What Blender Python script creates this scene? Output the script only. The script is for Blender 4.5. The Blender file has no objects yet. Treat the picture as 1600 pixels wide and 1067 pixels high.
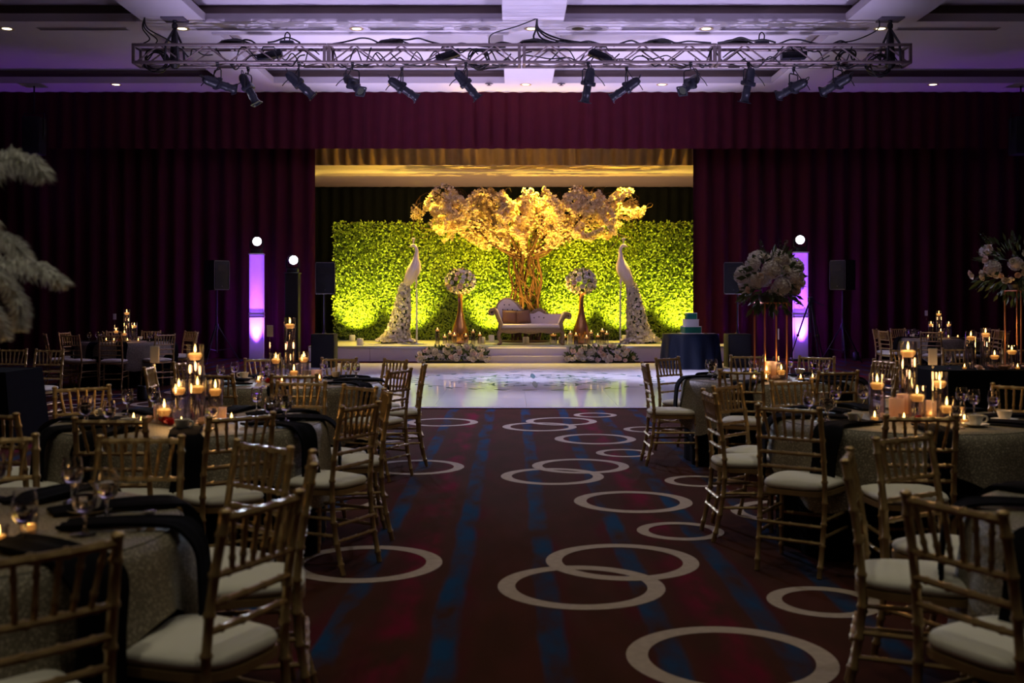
import bpy, bmesh, math, random
from mathutils import Vector, Matrix, Euler
R = math.radians
PI = math.pi
random.seed(7)
scene = bpy.context.scene
COL = scene.collection

# ------------------------------------------------------------------ camera
CAM_H = 1.50
cam_data = bpy.data.cameras.new('camera')
cam = bpy.data.objects.new('camera', cam_data)
COL.objects.link(cam)
cam.location = (0, 0, CAM_H)
cam.rotation_euler = (R(90), 0, 0)
cam_data.sensor_width = 36.0
cam_data.lens = 1700.0 / 1600.0 * 36.0
cam_data.shift_y = -(533.5 - 468.0) / 1600.0
cam_data.clip_end = 120
cam_data.dof.use_dof = True
cam_data.dof.focus_distance = 21.0
cam_data.dof.aperture_fstop = 3.2
scene.camera = cam

# ------------------------------------------------------------------ world, exposure
world = bpy.data.worlds.new('world')
scene.world = world
world.use_nodes = True
world.node_tree.nodes['Background'].inputs[0].default_value = (0.02, 0.012, 0.03, 1)
world.node_tree.nodes['Background'].inputs[1].default_value = 0.05
vs = scene.view_settings
vs.view_transform = 'Standard'
vs.look = 'None'
vs.exposure = 0.0
vs.gamma = 1.0
vs.use_curve_mapping = False
scene.cycles.use_denoising = True
scene.cycles.max_bounces = 10
scene.cycles.diffuse_bounces = 4
scene.cycles.glossy_bounces = 3
scene.cycles.transparent_max_bounces = 24
scene.cycles.transmission_bounces = 8
scene.cycles.sample_clamp_indirect = 4.0
scene.cycles.sample_clamp_direct = 0.0
scene.cycles.caustics_reflective = False
scene.cycles.caustics_refractive = False

def lamp(kind, name, loc, power, color=(1, 1, 1), aim=None, size=60, blend=0.5, radius=0.05, parent=None):
    d = bpy.data.lights.new(name, kind)
    d.energy = power
    d.color = color
    if kind == 'SPOT':
        d.spot_size = R(size)
        d.spot_blend = blend
    d.shadow_soft_size = radius
    o = bpy.data.objects.new(name, d)
    COL.objects.link(o)
    o.location = loc
    if aim is not None:
        o.rotation_euler = (Vector(aim) - Vector(loc)).to_track_quat('-Z', 'Y').to_euler()
    if parent is not None:
        o.parent = parent
        o.matrix_parent_inverse = parent.matrix_basis.inverted()
    return o

# room downlights: positions on the ceiling (shared with the fixtures built below)
ZC = 6.66                                   # soffit height
DOWN_ROWS = [(20.72, (-9.62, -6.28, -2.96, 0.37, 3.70, 7.02)), (26.1, (-9.5, -2.85, 0.33, 3.6, 10.1))]
ROOM_DOWN = [(x, y) for y in (1.8, 5.6, 9.4) for x in (-6.2, -2.6, 0.4, 3.4, 7.0)]
P_ROOM = 82.0
for x, y in ROOM_DOWN:
    p = P_ROOM if y < 8 else P_ROOM * 1.1
    lamp('SPOT', 'downlight_lamp', (x, y, ZC - 0.03), p, (1.0, 0.92, 0.68), (x, y, 0), 95, 1.0, 0.06)
for y, xs in DOWN_ROWS:
    for x in xs:
        lamp('SPOT', 'downlight_lamp', (x, y, ZC - 0.03), 4.0, (1.0, 0.85, 0.6), (x, y, 0), 80, 1.0, 0.06)

# ------------------------------------------------------------------ mesh helpers
class MB:
    def __init__(s):
        s.v = []; s.f = []
    def add(s, verts, faces):
        b = len(s.v)
        s.v.extend([tuple(p) for p in verts])
        s.f.extend([tuple(i + b for i in f) for f in faces])
        return s
    def box(s, c, d, m=None):
        x, y, z = d[0] / 2, d[1] / 2, d[2] / 2
        vs_ = [(-x, -y, -z), (x, -y, -z), (x, y, -z), (-x, y, -z), (-x, -y, z), (x, -y, z), (x, y, z), (-x, y, z)]
        c = Vector(c)
        if m is not None:
            vs_ = [m @ Vector(p) + c for p in vs_]
        else:
            vs_ = [Vector(p) + c for p in vs_]
        return s.add(vs_, [(0, 3, 2, 1), (4, 5, 6, 7), (0, 1, 5, 4), (1, 2, 6, 5), (2, 3, 7, 6), (3, 0, 4, 7)])
    def box2(s, a, b):
        return s.box([(a[i] + b[i]) / 2 for i in range(3)], [abs(b[i] - a[i]) for i in range(3)])
    def rbox(s, c, d, bev=0.01, seg=2, m=None):
        bm = bmesh.new()
        bmesh.ops.create_cube(bm, size=1.0)
        bmesh.ops.scale(bm, vec=d, verts=bm.verts)
        bmesh.ops.bevel(bm, geom=list(bm.edges), offset=bev, segments=seg, profile=0.5, affect='EDGES')
        bm.verts.index_update()
        c = Vector(c)
        vs_ = [((m @ v.co) if m is not None else v.co) + c for v in bm.verts]
        fs = [tuple(v.index for v in f.verts) for f in bm.faces]
        bm.free()
        return s.add(vs_, fs)
    def path(s, pts, rad, n=8, cap=True, sy=1.0):
        pts = [Vector(p) for p in pts]
        k = len(pts)
        if not hasattr(rad, '__len__'):
            rad = [rad] * k
        t = [(pts[min(i + 1, k - 1)] - pts[max(i - 1, 0)]).normalized() for i in range(k)]
        up = Vector((0, 0, 1)) if abs(t[0].z) < 0.9 else Vector((0, 1, 0))
        nx = up.cross(t[0]).normalized()
        verts = []; faces = []
        for i in range(k):
            nx = (nx - t[i] * nx.dot(t[i]))
            if nx.length < 1e-6:
                nx = t[i].orthogonal()
            nx.normalize()
            ny = t[i].cross(nx)
            for j in range(n):
                a = 2 * PI * j / n
                verts.append(pts[i] + nx * (math.cos(a) * rad[i]) + ny * (math.sin(a) * rad[i] * sy))
        for i in range(k - 1):
            for j in range(n):
                a, b = i * n + j, i * n + (j + 1) % n
                faces.append((a, b, b + n, a + n))
        if cap:
            faces.append(tuple(reversed(range(n))))
            faces.append(tuple(range((k - 1) * n, k * n)))
        return s.add(verts, faces)
    def tube(s, a, b, r, n=8, r2=None):
        return s.path([a, b], [r, r if r2 is None else r2], n)
    def lathe(s, prof, n=16, m=None, cap=True, c=(0, 0, 0)):
        verts = []; faces = []
        k = len(prof)
        c = Vector(c)
        for r, z in prof:
            for j in range(n):
                a = 2 * PI * j / n
                p = Vector((r * math.cos(a), r * math.sin(a), z))
                verts.append((m @ p if m is not None else p) + c)
        for i in range(k - 1):
            for j in range(n):
                a, b = i * n + j, i * n + (j + 1) % n
                faces.append((a, b, b + n, a + n))
        if cap:
            if prof[0][0] > 1e-5: faces.append(tuple(reversed(range(n))))
            if prof[-1][0] > 1e-5: faces.append(tuple(range((k - 1) * n, k * n)))
        return s.add(verts, faces)
    def ball(s, c, r, nu=10, nv=6, m=None):
        if not hasattr(r, '__len__'): r = (r, r, r)
        c = Vector(c)
        verts = []; faces = []
        for i in range(nv + 1):
            ph = PI * i / nv
            for j in range(nu):
                a = 2 * PI * j / nu
                p = Vector((r[0] * math.sin(ph) * math.cos(a), r[1] * math.sin(ph) * math.sin(a), -r[2] * math.cos(ph)))
                verts.append((m @ p if m is not None else p) + c)
        for i in range(nv):
            for j in range(nu):
                a, b = i * nu + j, i * nu + (j + 1) % nu
                faces.append((a, b, b + nu, a + nu))
        return s.add(verts, faces)
    def grid(s, fn, nu, nv, closeu=False):
        verts = [fn(i / nu, j / nv) for j in range(nv + 1) for i in range(nu if closeu else nu + 1)]
        w = nu if closeu else nu + 1
        faces = []
        for j in range(nv):
            for i in range(nu):
                a = j * w + i; b = j * w + (i + 1) % w
                faces.append((a, b, b + w, a + w))
        return s.add(verts, faces)
    def prism(s, poly, y0, y1):
        """polygon in x,z extruded along y"""
        n = len(poly)
        verts = [(p[0], y0, p[1]) for p in poly] + [(p[0], y1, p[1]) for p in poly]
        faces = [tuple(range(n)), tuple(reversed(range(n, 2 * n)))]
        for i in range(n):
            j = (i + 1) % n
            faces.append((j, i, i + n, j + n))
        return s.add(verts, faces)
    def mesh(s, name, mat, smooth=True, ang=40):
        me = bpy.data.meshes.new(name)
        me.from_pydata(s.v, [], s.f)
        me.materials.append(mat)
        if smooth:
            me.polygons.foreach_set('use_smooth', [True] * len(me.polygons))
            if ang < 180:
                me.set_sharp_from_angle(angle=R(ang))
        me.update()
        return me

def obj(name, me, parent=None, loc=(0, 0, 0), rot=(0, 0, 0), scale=(1, 1, 1)):
    o = bpy.data.objects.new(name, me)
    COL.objects.link(o)
    o.location = loc
    o.rotation_euler = rot
    o.scale = scale
    if parent is not None:
        o.parent = parent
    return o
def tag(o, label, cat, group=None, kind=None):
    o['label'] = label
    o['category'] = cat
    if group: o['group'] = group
    if kind: o['kind'] = kind
    return o
def thing(name, label, cat, loc=(0, 0, 0), rz=0.0, group=None):
    o = obj(name, None, None, loc, (0, 0, rz))
    o.empty_display_size = 0.1
    return tag(o, label, cat, group)
def struct(name, me, parent=None, loc=(0, 0, 0)):
    o = obj(name, me, parent, loc)
    o['kind'] = 'structure'
    return o
def stuff(o):
    o['kind'] = 'stuff'
    return o
# a prototype is a list of (part name, mesh, local location, local rotation, [sub-parts]) shared by all copies
def spawn(proto, parent):
    out = []
    for it in proto:
        o = obj(it[0], it[1], parent, it[2], it[3])
        if len(it) > 4 and it[4]:
            for sub in it[4]:
                obj(sub[0], sub[1], o, sub[2], sub[3])
        out.append(o)
    return out
Z0 = (0, 0, 0)

# ------------------------------------------------------------------ materials
def mat(name, col, rough=0.5, metal=0.0, var=0.12, scale=12.0, bump=0.0, bscale=60.0, emit=None, estr=0.0, sheen=0.0, spec=0.5, coat=0.0, trans=0.0, ior=1.45):
    m = bpy.data.materials.new(name)
    m.use_nodes = True
    nt = m.node_tree
    b = nt.nodes['Principled BSDF']
    b.inputs['Roughness'].default_value = rough
    b.inputs['Metallic'].default_value = metal
    b.inputs['Specular IOR Level'].default_value = spec
    b.inputs['IOR'].default_value = ior
    if sheen: b.inputs['Sheen Weight'].default_value = sheen
    if coat: b.inputs['Coat Weight'].default_value = coat
    if trans: b.inputs['Transmission Weight'].default_value = trans
    tc = nt.nodes.new('ShaderNodeTexCoord')
    nz = nt.nodes.new('ShaderNodeTexNoise')
    nz.inputs['Scale'].default_value = scale
    nz.inputs['Detail'].default_value = 4
    nt.links.new(tc.outputs['Object'], nz.inputs['Vector'])
    mx = nt.nodes.new('ShaderNodeMix'); mx.data_type = 'RGBA'
    mx.inputs[6].default_value = (*[c * (1 - var) for c in col], 1)
    mx.inputs[7].default_value = (*[min(1, c * (1 + var)) for c in col], 1)
    nt.links.new(nz.outputs['Fac'], mx.inputs[0])
    nt.links.new(mx.outputs[2], b.inputs['Base Color'])
    if bump:
        n2 = nt.nodes.new('ShaderNodeTexNoise'); n2.inputs['Scale'].default_value = bscale
        nt.links.new(tc.outputs['Object'], n2.inputs['Vector'])
        bp = nt.nodes.new('ShaderNodeBump'); bp.inputs['Strength'].default_value = bump; bp.inputs['Distance'].default_value = 0.01
        nt.links.new(n2.outputs['Fac'], bp.inputs['Height'])
        nt.links.new(bp.outputs['Normal'], b.inputs['Normal'])
    if emit:
        b.inputs['Emission Color'].default_value = (*emit, 1)
        b.inputs['Emission Strength'].default_value = estr
    return m
def emission(name, col, strength):
    m = bpy.data.materials.new(name); m.use_nodes = True
    nt = m.node_tree; nt.nodes.clear()
    e = nt.nodes.new('ShaderNodeEmission'); o = nt.nodes.new('ShaderNodeOutputMaterial')
    nz = nt.nodes.new('ShaderNodeTexNoise'); nz.inputs['Scale'].default_value = 30
    mx = nt.nodes.new('ShaderNodeMix'); mx.data_type = 'RGBA'
    mx.inputs[6].default_value = (*[c * 0.92 for c in col], 1); mx.inputs[7].default_value = (*col, 1)
    nt.links.new(nz.outputs['Fac'], mx.inputs[0]); nt.links.new(mx.outputs[2], e.inputs[0])
    e.inputs[1].default_value = strength
    nt.links.new(e.outputs[0], o.inputs[0])
    return m
def thin_glass(name, tint=(1, 1, 1), rough=0.03, base=0.06, top=0.32):
    m = bpy.data.materials.new(name); m.use_nodes = True
    nt = m.node_tree; nt.nodes.clear()
    o = nt.nodes.new('ShaderNodeOutputMaterial')
    t = nt.nodes.new('ShaderNodeBsdfTransparent'); g = nt.nodes.new('ShaderNodeBsdfGlossy')
    t.inputs[0].default_value = (*tint, 1)
    g.inputs['Roughness'].default_value = rough
    fr = nt.nodes.new('ShaderNodeFresnel'); fr.inputs[0].default_value = 1.5
    ma = nt.nodes.new('ShaderNodeMath'); ma.operation = 'ADD'; ma.inputs[1].default_value = base
    mn = nt.nodes.new('ShaderNodeMath'); mn.operation = 'MINIMUM'; mn.inputs[1].default_value = top
    mx = nt.nodes.new('ShaderNodeMixShader')
    nt.links.new(fr.outputs[0], ma.inputs[0]); nt.links.new(ma.outputs[0], mn.inputs[0]); nt.links.new(mn.outputs[0], mx.inputs[0])
    nt.links.new(t.outputs[0], mx.inputs[1]); nt.links.new(g.outputs[0], mx.inputs[2])
    nt.links.new(mx.outputs[0], o.inputs[0])
    return m
def translucent(name, col, fac=0.6):
    m = bpy.data.materials.new(name); m.use_nodes = True
    nt = m.node_tree; nt.nodes.clear()
    o = nt.nodes.new('ShaderNodeOutputMaterial')
    d = nt.nodes.new('ShaderNodeBsdfDiffuse'); t = nt.nodes.new('ShaderNodeBsdfTranslucent')
    nz = nt.nodes.new('ShaderNodeTexNoise'); nz.inputs['Scale'].default_value = 8
    mxc = nt.nodes.new('ShaderNodeMix'); mxc.data_type = 'RGBA'
    mxc.inputs[6].default_value = (*[c * 0.93 for c in col], 1); mxc.inputs[7].default_value = (*col, 1)
    nt.links.new(nz.outputs['Fac'], mxc.inputs[0])
    nt.links.new(mxc.outputs[2], d.inputs[0]); nt.links.new(mxc.outputs[2], t.inputs[0])
    mx = nt.nodes.new('ShaderNodeMixShader'); mx.inputs[0].default_value = fac
    nt.links.new(d.outputs[0], mx.inputs[1]); nt.links.new(t.outputs[0], mx.inputs[2])
    nt.links.new(mx.outputs[0], o.inputs[0])
    return m
def speckle(name, c1, c2, scale, thr=0.62, rough=0.4, metal=0.0, bump=0.3):
    """cloth with fine glittering specks"""
    m = mat(name, c1, rough, metal, 0.25, 9)
    nt = m.node_tree; b = nt.nodes['Principled BSDF']
    vo = nt.nodes.new('ShaderNodeTexNoise'); vo.inputs['Scale'].default_value = scale; vo.inputs['Detail'].default_value = 2
    tc = [n for n in nt.nodes if n.type == 'TEX_COORD'][0]
    nt.links.new(tc.outputs['Object'], vo.inputs['Vector'])
    rp = nt.nodes.new('ShaderNodeValToRGB')
    rp.color_ramp.elements[0].position = thr - 0.06; rp.color_ramp.elements[1].position = thr + 0.04
    nt.links.new(vo.outputs['Fac'], rp.inputs[0])
    old = b.inputs['Base Color'].links[0].from_socket
    mx = nt.nodes.new('ShaderNodeMix'); mx.data_type = 'RGBA'
    nt.links.new(rp.outputs[0], mx.inputs[0]); nt.links.new(old, mx.inputs[6]); mx.inputs[7].default_value = (*c2, 1)
    nt.links.new(mx.outputs[2], b.inputs['Base Color'])
    bp = nt.nodes.new('ShaderNodeBump'); bp.inputs['Strength'].default_value = bump; bp.inputs['Distance'].default_value = 0.004
    nt.links.new(vo.outputs['Fac'], bp.inputs['Height']); nt.links.new(bp.outputs['Normal'], b.inputs['Normal'])
    return m

M = {}
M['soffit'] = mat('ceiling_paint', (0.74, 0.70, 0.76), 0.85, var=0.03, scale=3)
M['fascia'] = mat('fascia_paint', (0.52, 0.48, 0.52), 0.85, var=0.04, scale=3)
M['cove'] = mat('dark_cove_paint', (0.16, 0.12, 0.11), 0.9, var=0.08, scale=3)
M['wall'] = mat('wall_paint_dark', (0.10, 0.06, 0.07), 0.8, var=0.1, scale=2)
M['velvet'] = mat('maroon_velvet', (0.052, 0.0014, 0.010), 0.8, var=0.25, scale=4, spec=0.2, sheen=0.05, bump=0.15, bscale=25)
M['velvet_dark'] = mat('dark_maroon_velvet', (0.13, 0.007, 0.02), 0.8, var=0.25, scale=4, sheen=0.15, bump=0.15, bscale=25)
M['gold_cloth'] = mat('old_gold_cloth', (0.34, 0.20, 0.055), 0.6, var=0.25, scale=5, bump=0.2, bscale=20)
M['plaster'] = mat('stage_ceiling_plaster', (0.72, 0.60, 0.48), 0.85, var=0.05, scale=2)
M['green_drape'] = mat('dark_green_drape', (0.012, 0.020, 0.010), 0.9, var=0.4, scale=6, bump=0.2, bscale=30)
def floor_gloss(name='white_glossy_floor', fac=0.55, rough=0.07):
    m = bpy.data.materials.new(name); m.use_nodes = True
    nt = m.node_tree; nt.nodes.clear()
    o = nt.nodes.new('ShaderNodeOutputMaterial'); d = nt.nodes.new('ShaderNodeBsdfDiffuse'); g = nt.nodes.new('ShaderNodeBsdfGlossy')
    tc = nt.nodes.new('ShaderNodeTexCoord'); nz = nt.nodes.new('ShaderNodeTexNoise'); nz.inputs['Scale'].default_value = 1.5
    nt.links.new(tc.outputs['Object'], nz.inputs['Vector'])
    mc = nt.nodes.new('ShaderNodeMix'); mc.data_type = 'RGBA'; mc.inputs[6].default_value = (0.70, 0.71, 0.76, 1); mc.inputs[7].default_value = (0.76, 0.77, 0.82, 1)
    nt.links.new(nz.outputs['Fac'], mc.inputs[0]); nt.links.new(mc.outputs[2], d.inputs[0])
    g.inputs['Roughness'].default_value = rough; g.inputs[0].default_value = (1, 1, 1, 1)
    mx = nt.nodes.new('ShaderNodeMixShader'); mx.inputs[0].default_value = fac
    nt.links.new(d.outputs[0], mx.inputs[1]); nt.links.new(g.outputs[0], mx.inputs[2]); nt.links.new(mx.outputs[0], o.inputs[0])
    return m
M['stage_white'] = floor_gloss('white_stage_deck', 0.55, 0.16)
M['stage_skirt'] = mat('white_stage_skirt', (0.62, 0.57, 0.70), 0.5, var=0.04, scale=2)
M['dance'] = floor_gloss()
M['decal'] = mat('teal_decal', (0.05, 0.20, 0.25), 0.2, var=0.2, scale=5)
M['ring'] = mat('taupe_ring_pile', (0.42, 0.33, 0.27), 0.95, var=0.22, scale=25, bump=0.5, bscale=200)
M['trim_red'] = mat('dark_red_edging', (0.12, 0.02, 0.03), 0.8)
M['alu'] = mat('truss_aluminium', (0.24, 0.19, 0.19), 0.45, metal=0.6, var=0.12, scale=8)
M['black'] = mat('black_metal', (0.012, 0.012, 0.014), 0.45, var=0.3, scale=14)
M['fixture'] = mat('fixture_black', (0.016, 0.018, 0.026), 0.4, metal=0.2, var=0.3, scale=14)
M['rubber'] = mat('black_cable_rubber', (0.010, 0.010, 0.011), 0.55, var=0.3)
M['navybox'] = mat('speaker_black', (0.004, 0.004, 0.007), 0.8, var=0.3, scale=30, bump=0.2, bscale=300)
M['grille'] = mat('speaker_grille', (0.008, 0.009, 0.014), 0.7, var=0.4, scale=200)
M['speaker_trim'] = mat('speaker_grey_trim', (0.12, 0.11, 0.12), 0.5)
M['gold_chair'] = mat('gold_chair_paint', (0.42, 0.285, 0.125), 0.32, metal=0.5, var=0.25, scale=18)
M['cushion'] = mat('ivory_cushion', (0.78, 0.75, 0.66), 0.85, var=0.04, scale=6, bump=0.08, bscale=90)
M['overlay'] = speckle('gold_sequin_cloth', (0.185, 0.16, 0.115), (0.50, 0.44, 0.33), 120, 0.6, 0.5, 0.0, 0.5)
M['blackcloth'] = mat('black_tablecloth', (0.006, 0.006, 0.008), 0.95, var=0.3, scale=8, spec=0.05)
M['napkin'] = mat('black_napkin', (0.006, 0.006, 0.008), 0.95, var=0.3, scale=20, spec=0.05)
M['glass'] = mat('clear_glass', (0.98, 0.97, 1.0), 0.0, var=0.01, trans=1.0, ior=1.45)
M['vase_glass'] = thin_glass('vase_glass', (0.93, 0.92, 0.95), 0.03, 0.08, 0.5)
M['drink'] = mat('drinking_water', (0.97, 0.96, 1.0), 0.0, var=0.01, trans=1.0, ior=1.33)
M['water'] = thin_glass('water', (0.88, 0.85, 0.93), 0.02, 0.02, 0.2)
M['wax'] = mat('cream_wax_glow', (0.85, 0.68, 0.42), 0.6, var=0.05, emit=(1.0, 0.36, 0.05), estr=0.55)  # orange glow of the lit candle put into the wax as emission
M['wax_plain'] = mat('ivory_wax', (0.85, 0.76, 0.55), 0.6, var=0.05)
M['flame'] = emission('candle_flame', (1.0, 0.56, 0.13), 14.0)
M['wick'] = mat('wick', (0.02, 0.015, 0.01), 0.9)
M['frost'] = translucent('frosted_glass', (0.95, 0.82, 0.80), 0.55)
M['china'] = mat('white_china', (0.80, 0.78, 0.74), 0.18, var=0.03)
M['steel'] = mat('cutlery_steel', (0.6, 0.6, 0.62), 0.2, metal=1.0, var=0.1)
M['copper'] = mat('copper_stand', (0.62, 0.26, 0.14), 0.3, metal=0.85, var=0.15)
M['rose_white'] = mat('white_rose', (0.80, 0.74, 0.70), 0.7, var=0.08, scale=20)
M['rose_blush'] = mat('blush_rose', (0.78, 0.60, 0.55), 0.7, var=0.1, scale=20)
M['rose_red'] = mat('red_rose', (0.45, 0.02, 0.03), 0.6, var=0.2, scale=20)
M['hydrangea'] = mat('hydrangea_petals', (0.72, 0.66, 0.74), 0.75, var=0.12, scale=30)
M['leaf'] = mat('dark_leaf', (0.05, 0.085, 0.035), 0.5, var=0.4, scale=15)
M['hedge_leaf'] = mat('boxwood_leaf', (0.25, 0.36, 0.03), 0.5, var=0.5, scale=5)
M['hedge_back'] = mat('hedge_backing', (0.03, 0.06, 0.012), 0.8, var=0.3)
M['blossom'] = translucent('cherry_blossom', (0.95, 0.80, 0.56), 0.5)
M['bark'] = mat('vine_bark', (0.055, 0.022, 0.010), 0.8, var=0.4, scale=20, bump=0.6, bscale=50)
M['peacock'] = mat('white_peacock', (0.80, 0.68, 0.60), 0.55, var=0.1, scale=40, bump=0.5, bscale=60)
M['tail'] = mat('ivory_tail_blossom', (0.76, 0.70, 0.62), 0.75, var=0.18, scale=30)
M['goldleaf'] = mat('gold_vase', (0.60, 0.30, 0.10), 0.25, metal=0.85, var=0.12)
M['sofa_wood'] = mat('carved_gilt_wood', (0.30, 0.21, 0.13), 0.45, metal=0.35, var=0.35, scale=25, bump=0.6, bscale=55)
M['sofa_fabric'] = mat('ivory_upholstery', (0.72, 0.64, 0.66), 0.7, var=0.05, scale=10)
M['pillow'] = mat('brown_pillow', (0.17, 0.085, 0.05), 0.7, var=0.2, scale=15, bump=0.2)
M['pillow_dark'] = mat('dark_pillow_edge', (0.05, 0.03, 0.04), 0.7)
M['sleeve'] = translucent('white_stretch_sleeve', (0.92, 0.90, 0.94), 0.62)
M['white_trim'] = mat('white_plastic', (0.75, 0.73, 0.76), 0.4, var=0.03)
M['lens'] = emission('moving_head_lens', (0.86, 0.93, 1.0), 14.0)
M['lens_off'] = mat('dark_lens', (0.05, 0.06, 0.09), 0.08, var=0.2)
M['lens_on'] = emission('spot_lens', (0.85, 0.82, 1.0), 0.06)
M['down'] = emission('downlight_lamp', (1.0, 0.80, 0.45), 5.0)
M['down_trim'] = mat('downlight_trim', (0.62, 0.48, 0.30), 0.4, var=0.05)
M['vent'] = mat('vent_grey', (0.17, 0.15, 0.19), 0.7, var=0.1)
M['yellow_led'] = emission('amber_led', (1.0, 0.72, 0.15), 12.0)
M['navy'] = mat('navy_satin', (0.004, 0.009, 0.024), 0.45, var=0.2, scale=6, spec=0.3)
M['cake_green'] = mat('emerald_icing', (0.015, 0.20, 0.13), 0.4, var=0.2, scale=12)
M['cake_white'] = mat('white_icing', (0.82, 0.82, 0.80), 0.5, var=0.03)
M['feather'] = mat('white_ostrich', (0.82, 0.82, 0.78), 0.9, var=0.06, scale=20)
M['acrylic'] = thin_glass('acrylic', (0.9, 0.92, 0.98), 0.1, 0.12)
M['card'] = mat('white_card', (0.62, 0.60, 0.70), 0.6, var=0.05)
M['ink'] = mat('black_ink', (0.02, 0.02, 0.03), 0.6)
# ------------------------------------------------------------------ carpet material
def carpet_material():
    m = bpy.data.materials.new('striped_carpet'); m.use_nodes = True
    nt = m.node_tree; N = nt.nodes; L = nt.links
    b = N['Principled BSDF']; b.inputs['Roughness'].default_value = 0.95; b.inputs['Specular IOR Level'].default_value = 0.03
    tc = N.new('ShaderNodeTexCoord')
    wob = N.new('ShaderNodeTexNoise'); wob.inputs['Scale'].default_value = 1.3; wob.inputs['Detail'].default_value = 3
    L.new(tc.outputs['Object'], wob.inputs['Vector'])
    sep = N.new('ShaderNodeSeparateXYZ'); L.new(tc.outputs['Object'], sep.inputs[0])
    ad = N.new('ShaderNodeMath'); ad.operation = 'MULTIPLY_ADD'; ad.inputs[1].default_value = 0.08
    L.new(wob.outputs['Fac'], ad.inputs[0]); L.new(sep.outputs['X'], ad.inputs[2])
    # stripe coordinate, repeat of 1.47 m with three narrow blue stripes
    dv = N.new('ShaderNodeMath'); dv.operation = 'MULTIPLY_ADD'; dv.inputs[1].default_value = 1 / 1.47; dv.inputs[2].default_value = 0.505 / 1.47
    L.new(ad.outputs[0], dv.inputs[0])
    fr = N.new('ShaderNodeMath'); fr.operation = 'FRACT'; L.new(dv.outputs[0], fr.inputs[0])
    rp = N.new('ShaderNodeValToRGB'); cr = rp.color_ramp
    brown = (0.085, 0.026, 0.018, 1); blue = (0.012, 0.058, 0.15, 1); red = (0.19, 0.008, 0.034, 1); dull = (0.095, 0.014, 0.019, 1)
    xs = [(0.0, red), (0.07, red), (0.13, brown), (0.175, brown), (0.20, blue), (0.29, blue), (0.325, dull), (0.40, brown), (0.58, brown), (0.655, brown), (0.68, blue), (0.77, blue),
          (0.80, dull), (0.86, brown), (1.06, brown), (1.10, dull), (1.15, dull), (1.17, blue), (1.26, blue), (1.29, brown), (1.38, dull), (1.47, red)]
    stops = [(x / 1.47, c) for x, c in xs]
    cr.elements[0].position = 0; cr.elements[0].color = red
    cr.elements[1].position = 1; cr.elements[1].color = red
    for p, c in stops[1:-1]:
        e = cr.elements.new(p); e.color = c
    L.new(fr.outputs[0], rp.inputs[0])
    # broken, cloudy stripes
    cl = N.new('ShaderNodeTexNoise'); cl.inputs['Scale'].default_value = 2.2; cl.inputs['Detail'].default_value = 6
    mp = N.new('ShaderNodeMapping'); mp.inputs['Scale'].default_value = (2.2, 0.8, 1)
    L.new(tc.outputs['Object'], mp.inputs[0]); L.new(mp.outputs[0], cl.inputs['Vector'])
    r2 = N.new('ShaderNodeValToRGB'); r2.color_ramp.elements[0].position = 0.38; r2.color_ramp.elements[1].position = 0.64
    L.new(cl.outputs['Fac'], r2.inputs[0])
    mx = N.new('ShaderNodeMix'); mx.data_type = 'RGBA'; mx.inputs[6].default_value = (0.065, 0.024, 0.014, 1)
    L.new(r2.outputs[0], mx.inputs[0]); L.new(rp.outputs[0], mx.inputs[7])
    fine = N.new('ShaderNodeTexNoise'); fine.inputs['Scale'].default_value = 160
    L.new(tc.outputs['Object'], fine.inputs['Vector'])
    mu = N.new('ShaderNodeMix'); mu.data_type = 'RGBA'; mu.blend_type = 'MULTIPLY'; mu.inputs[0].default_value = 0.5
    L.new(mx.outputs[2], mu.inputs[6]); L.new(fine.outputs['Color'], mu.inputs[7])
    L.new(mu.outputs[2], b.inputs['Base Color'])
    bp = N.new('ShaderNodeBump'); bp.inputs['Strength'].default_value = 0.4; bp.inputs['Distance'].default_value = 0.005
    L.new(fine.outputs['Fac'], bp.inputs['Height']); L.new(bp.outputs['Normal'], b.inputs['Normal'])
    return m
M['carpet'] = carpet_material()

# ------------------------------------------------------------------ room shell
XL, XR, YB, YF = -14.0, 14.6, -3.0, 28.4
floor = struct('floor', MB().box2((XL, YB, -0.2), (XR, YF, 0)).mesh('floor', M['carpet'], False))
struct('wall_left', MB().box2((XL - 0.2, YB, 0), (XL, YF, ZC)).mesh('wall_left', M['wall'], False))
struct('wall_right', MB().box2((XR, YB, 0), (XR + 0.2, YF, ZC)).mesh('wall_right', M['wall'], False))
struct('wall_rear', MB().box2((XL, YB - 0.2, 0), (XR, YB, ZC)).mesh('wall_rear', M['wall'], False))

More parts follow.
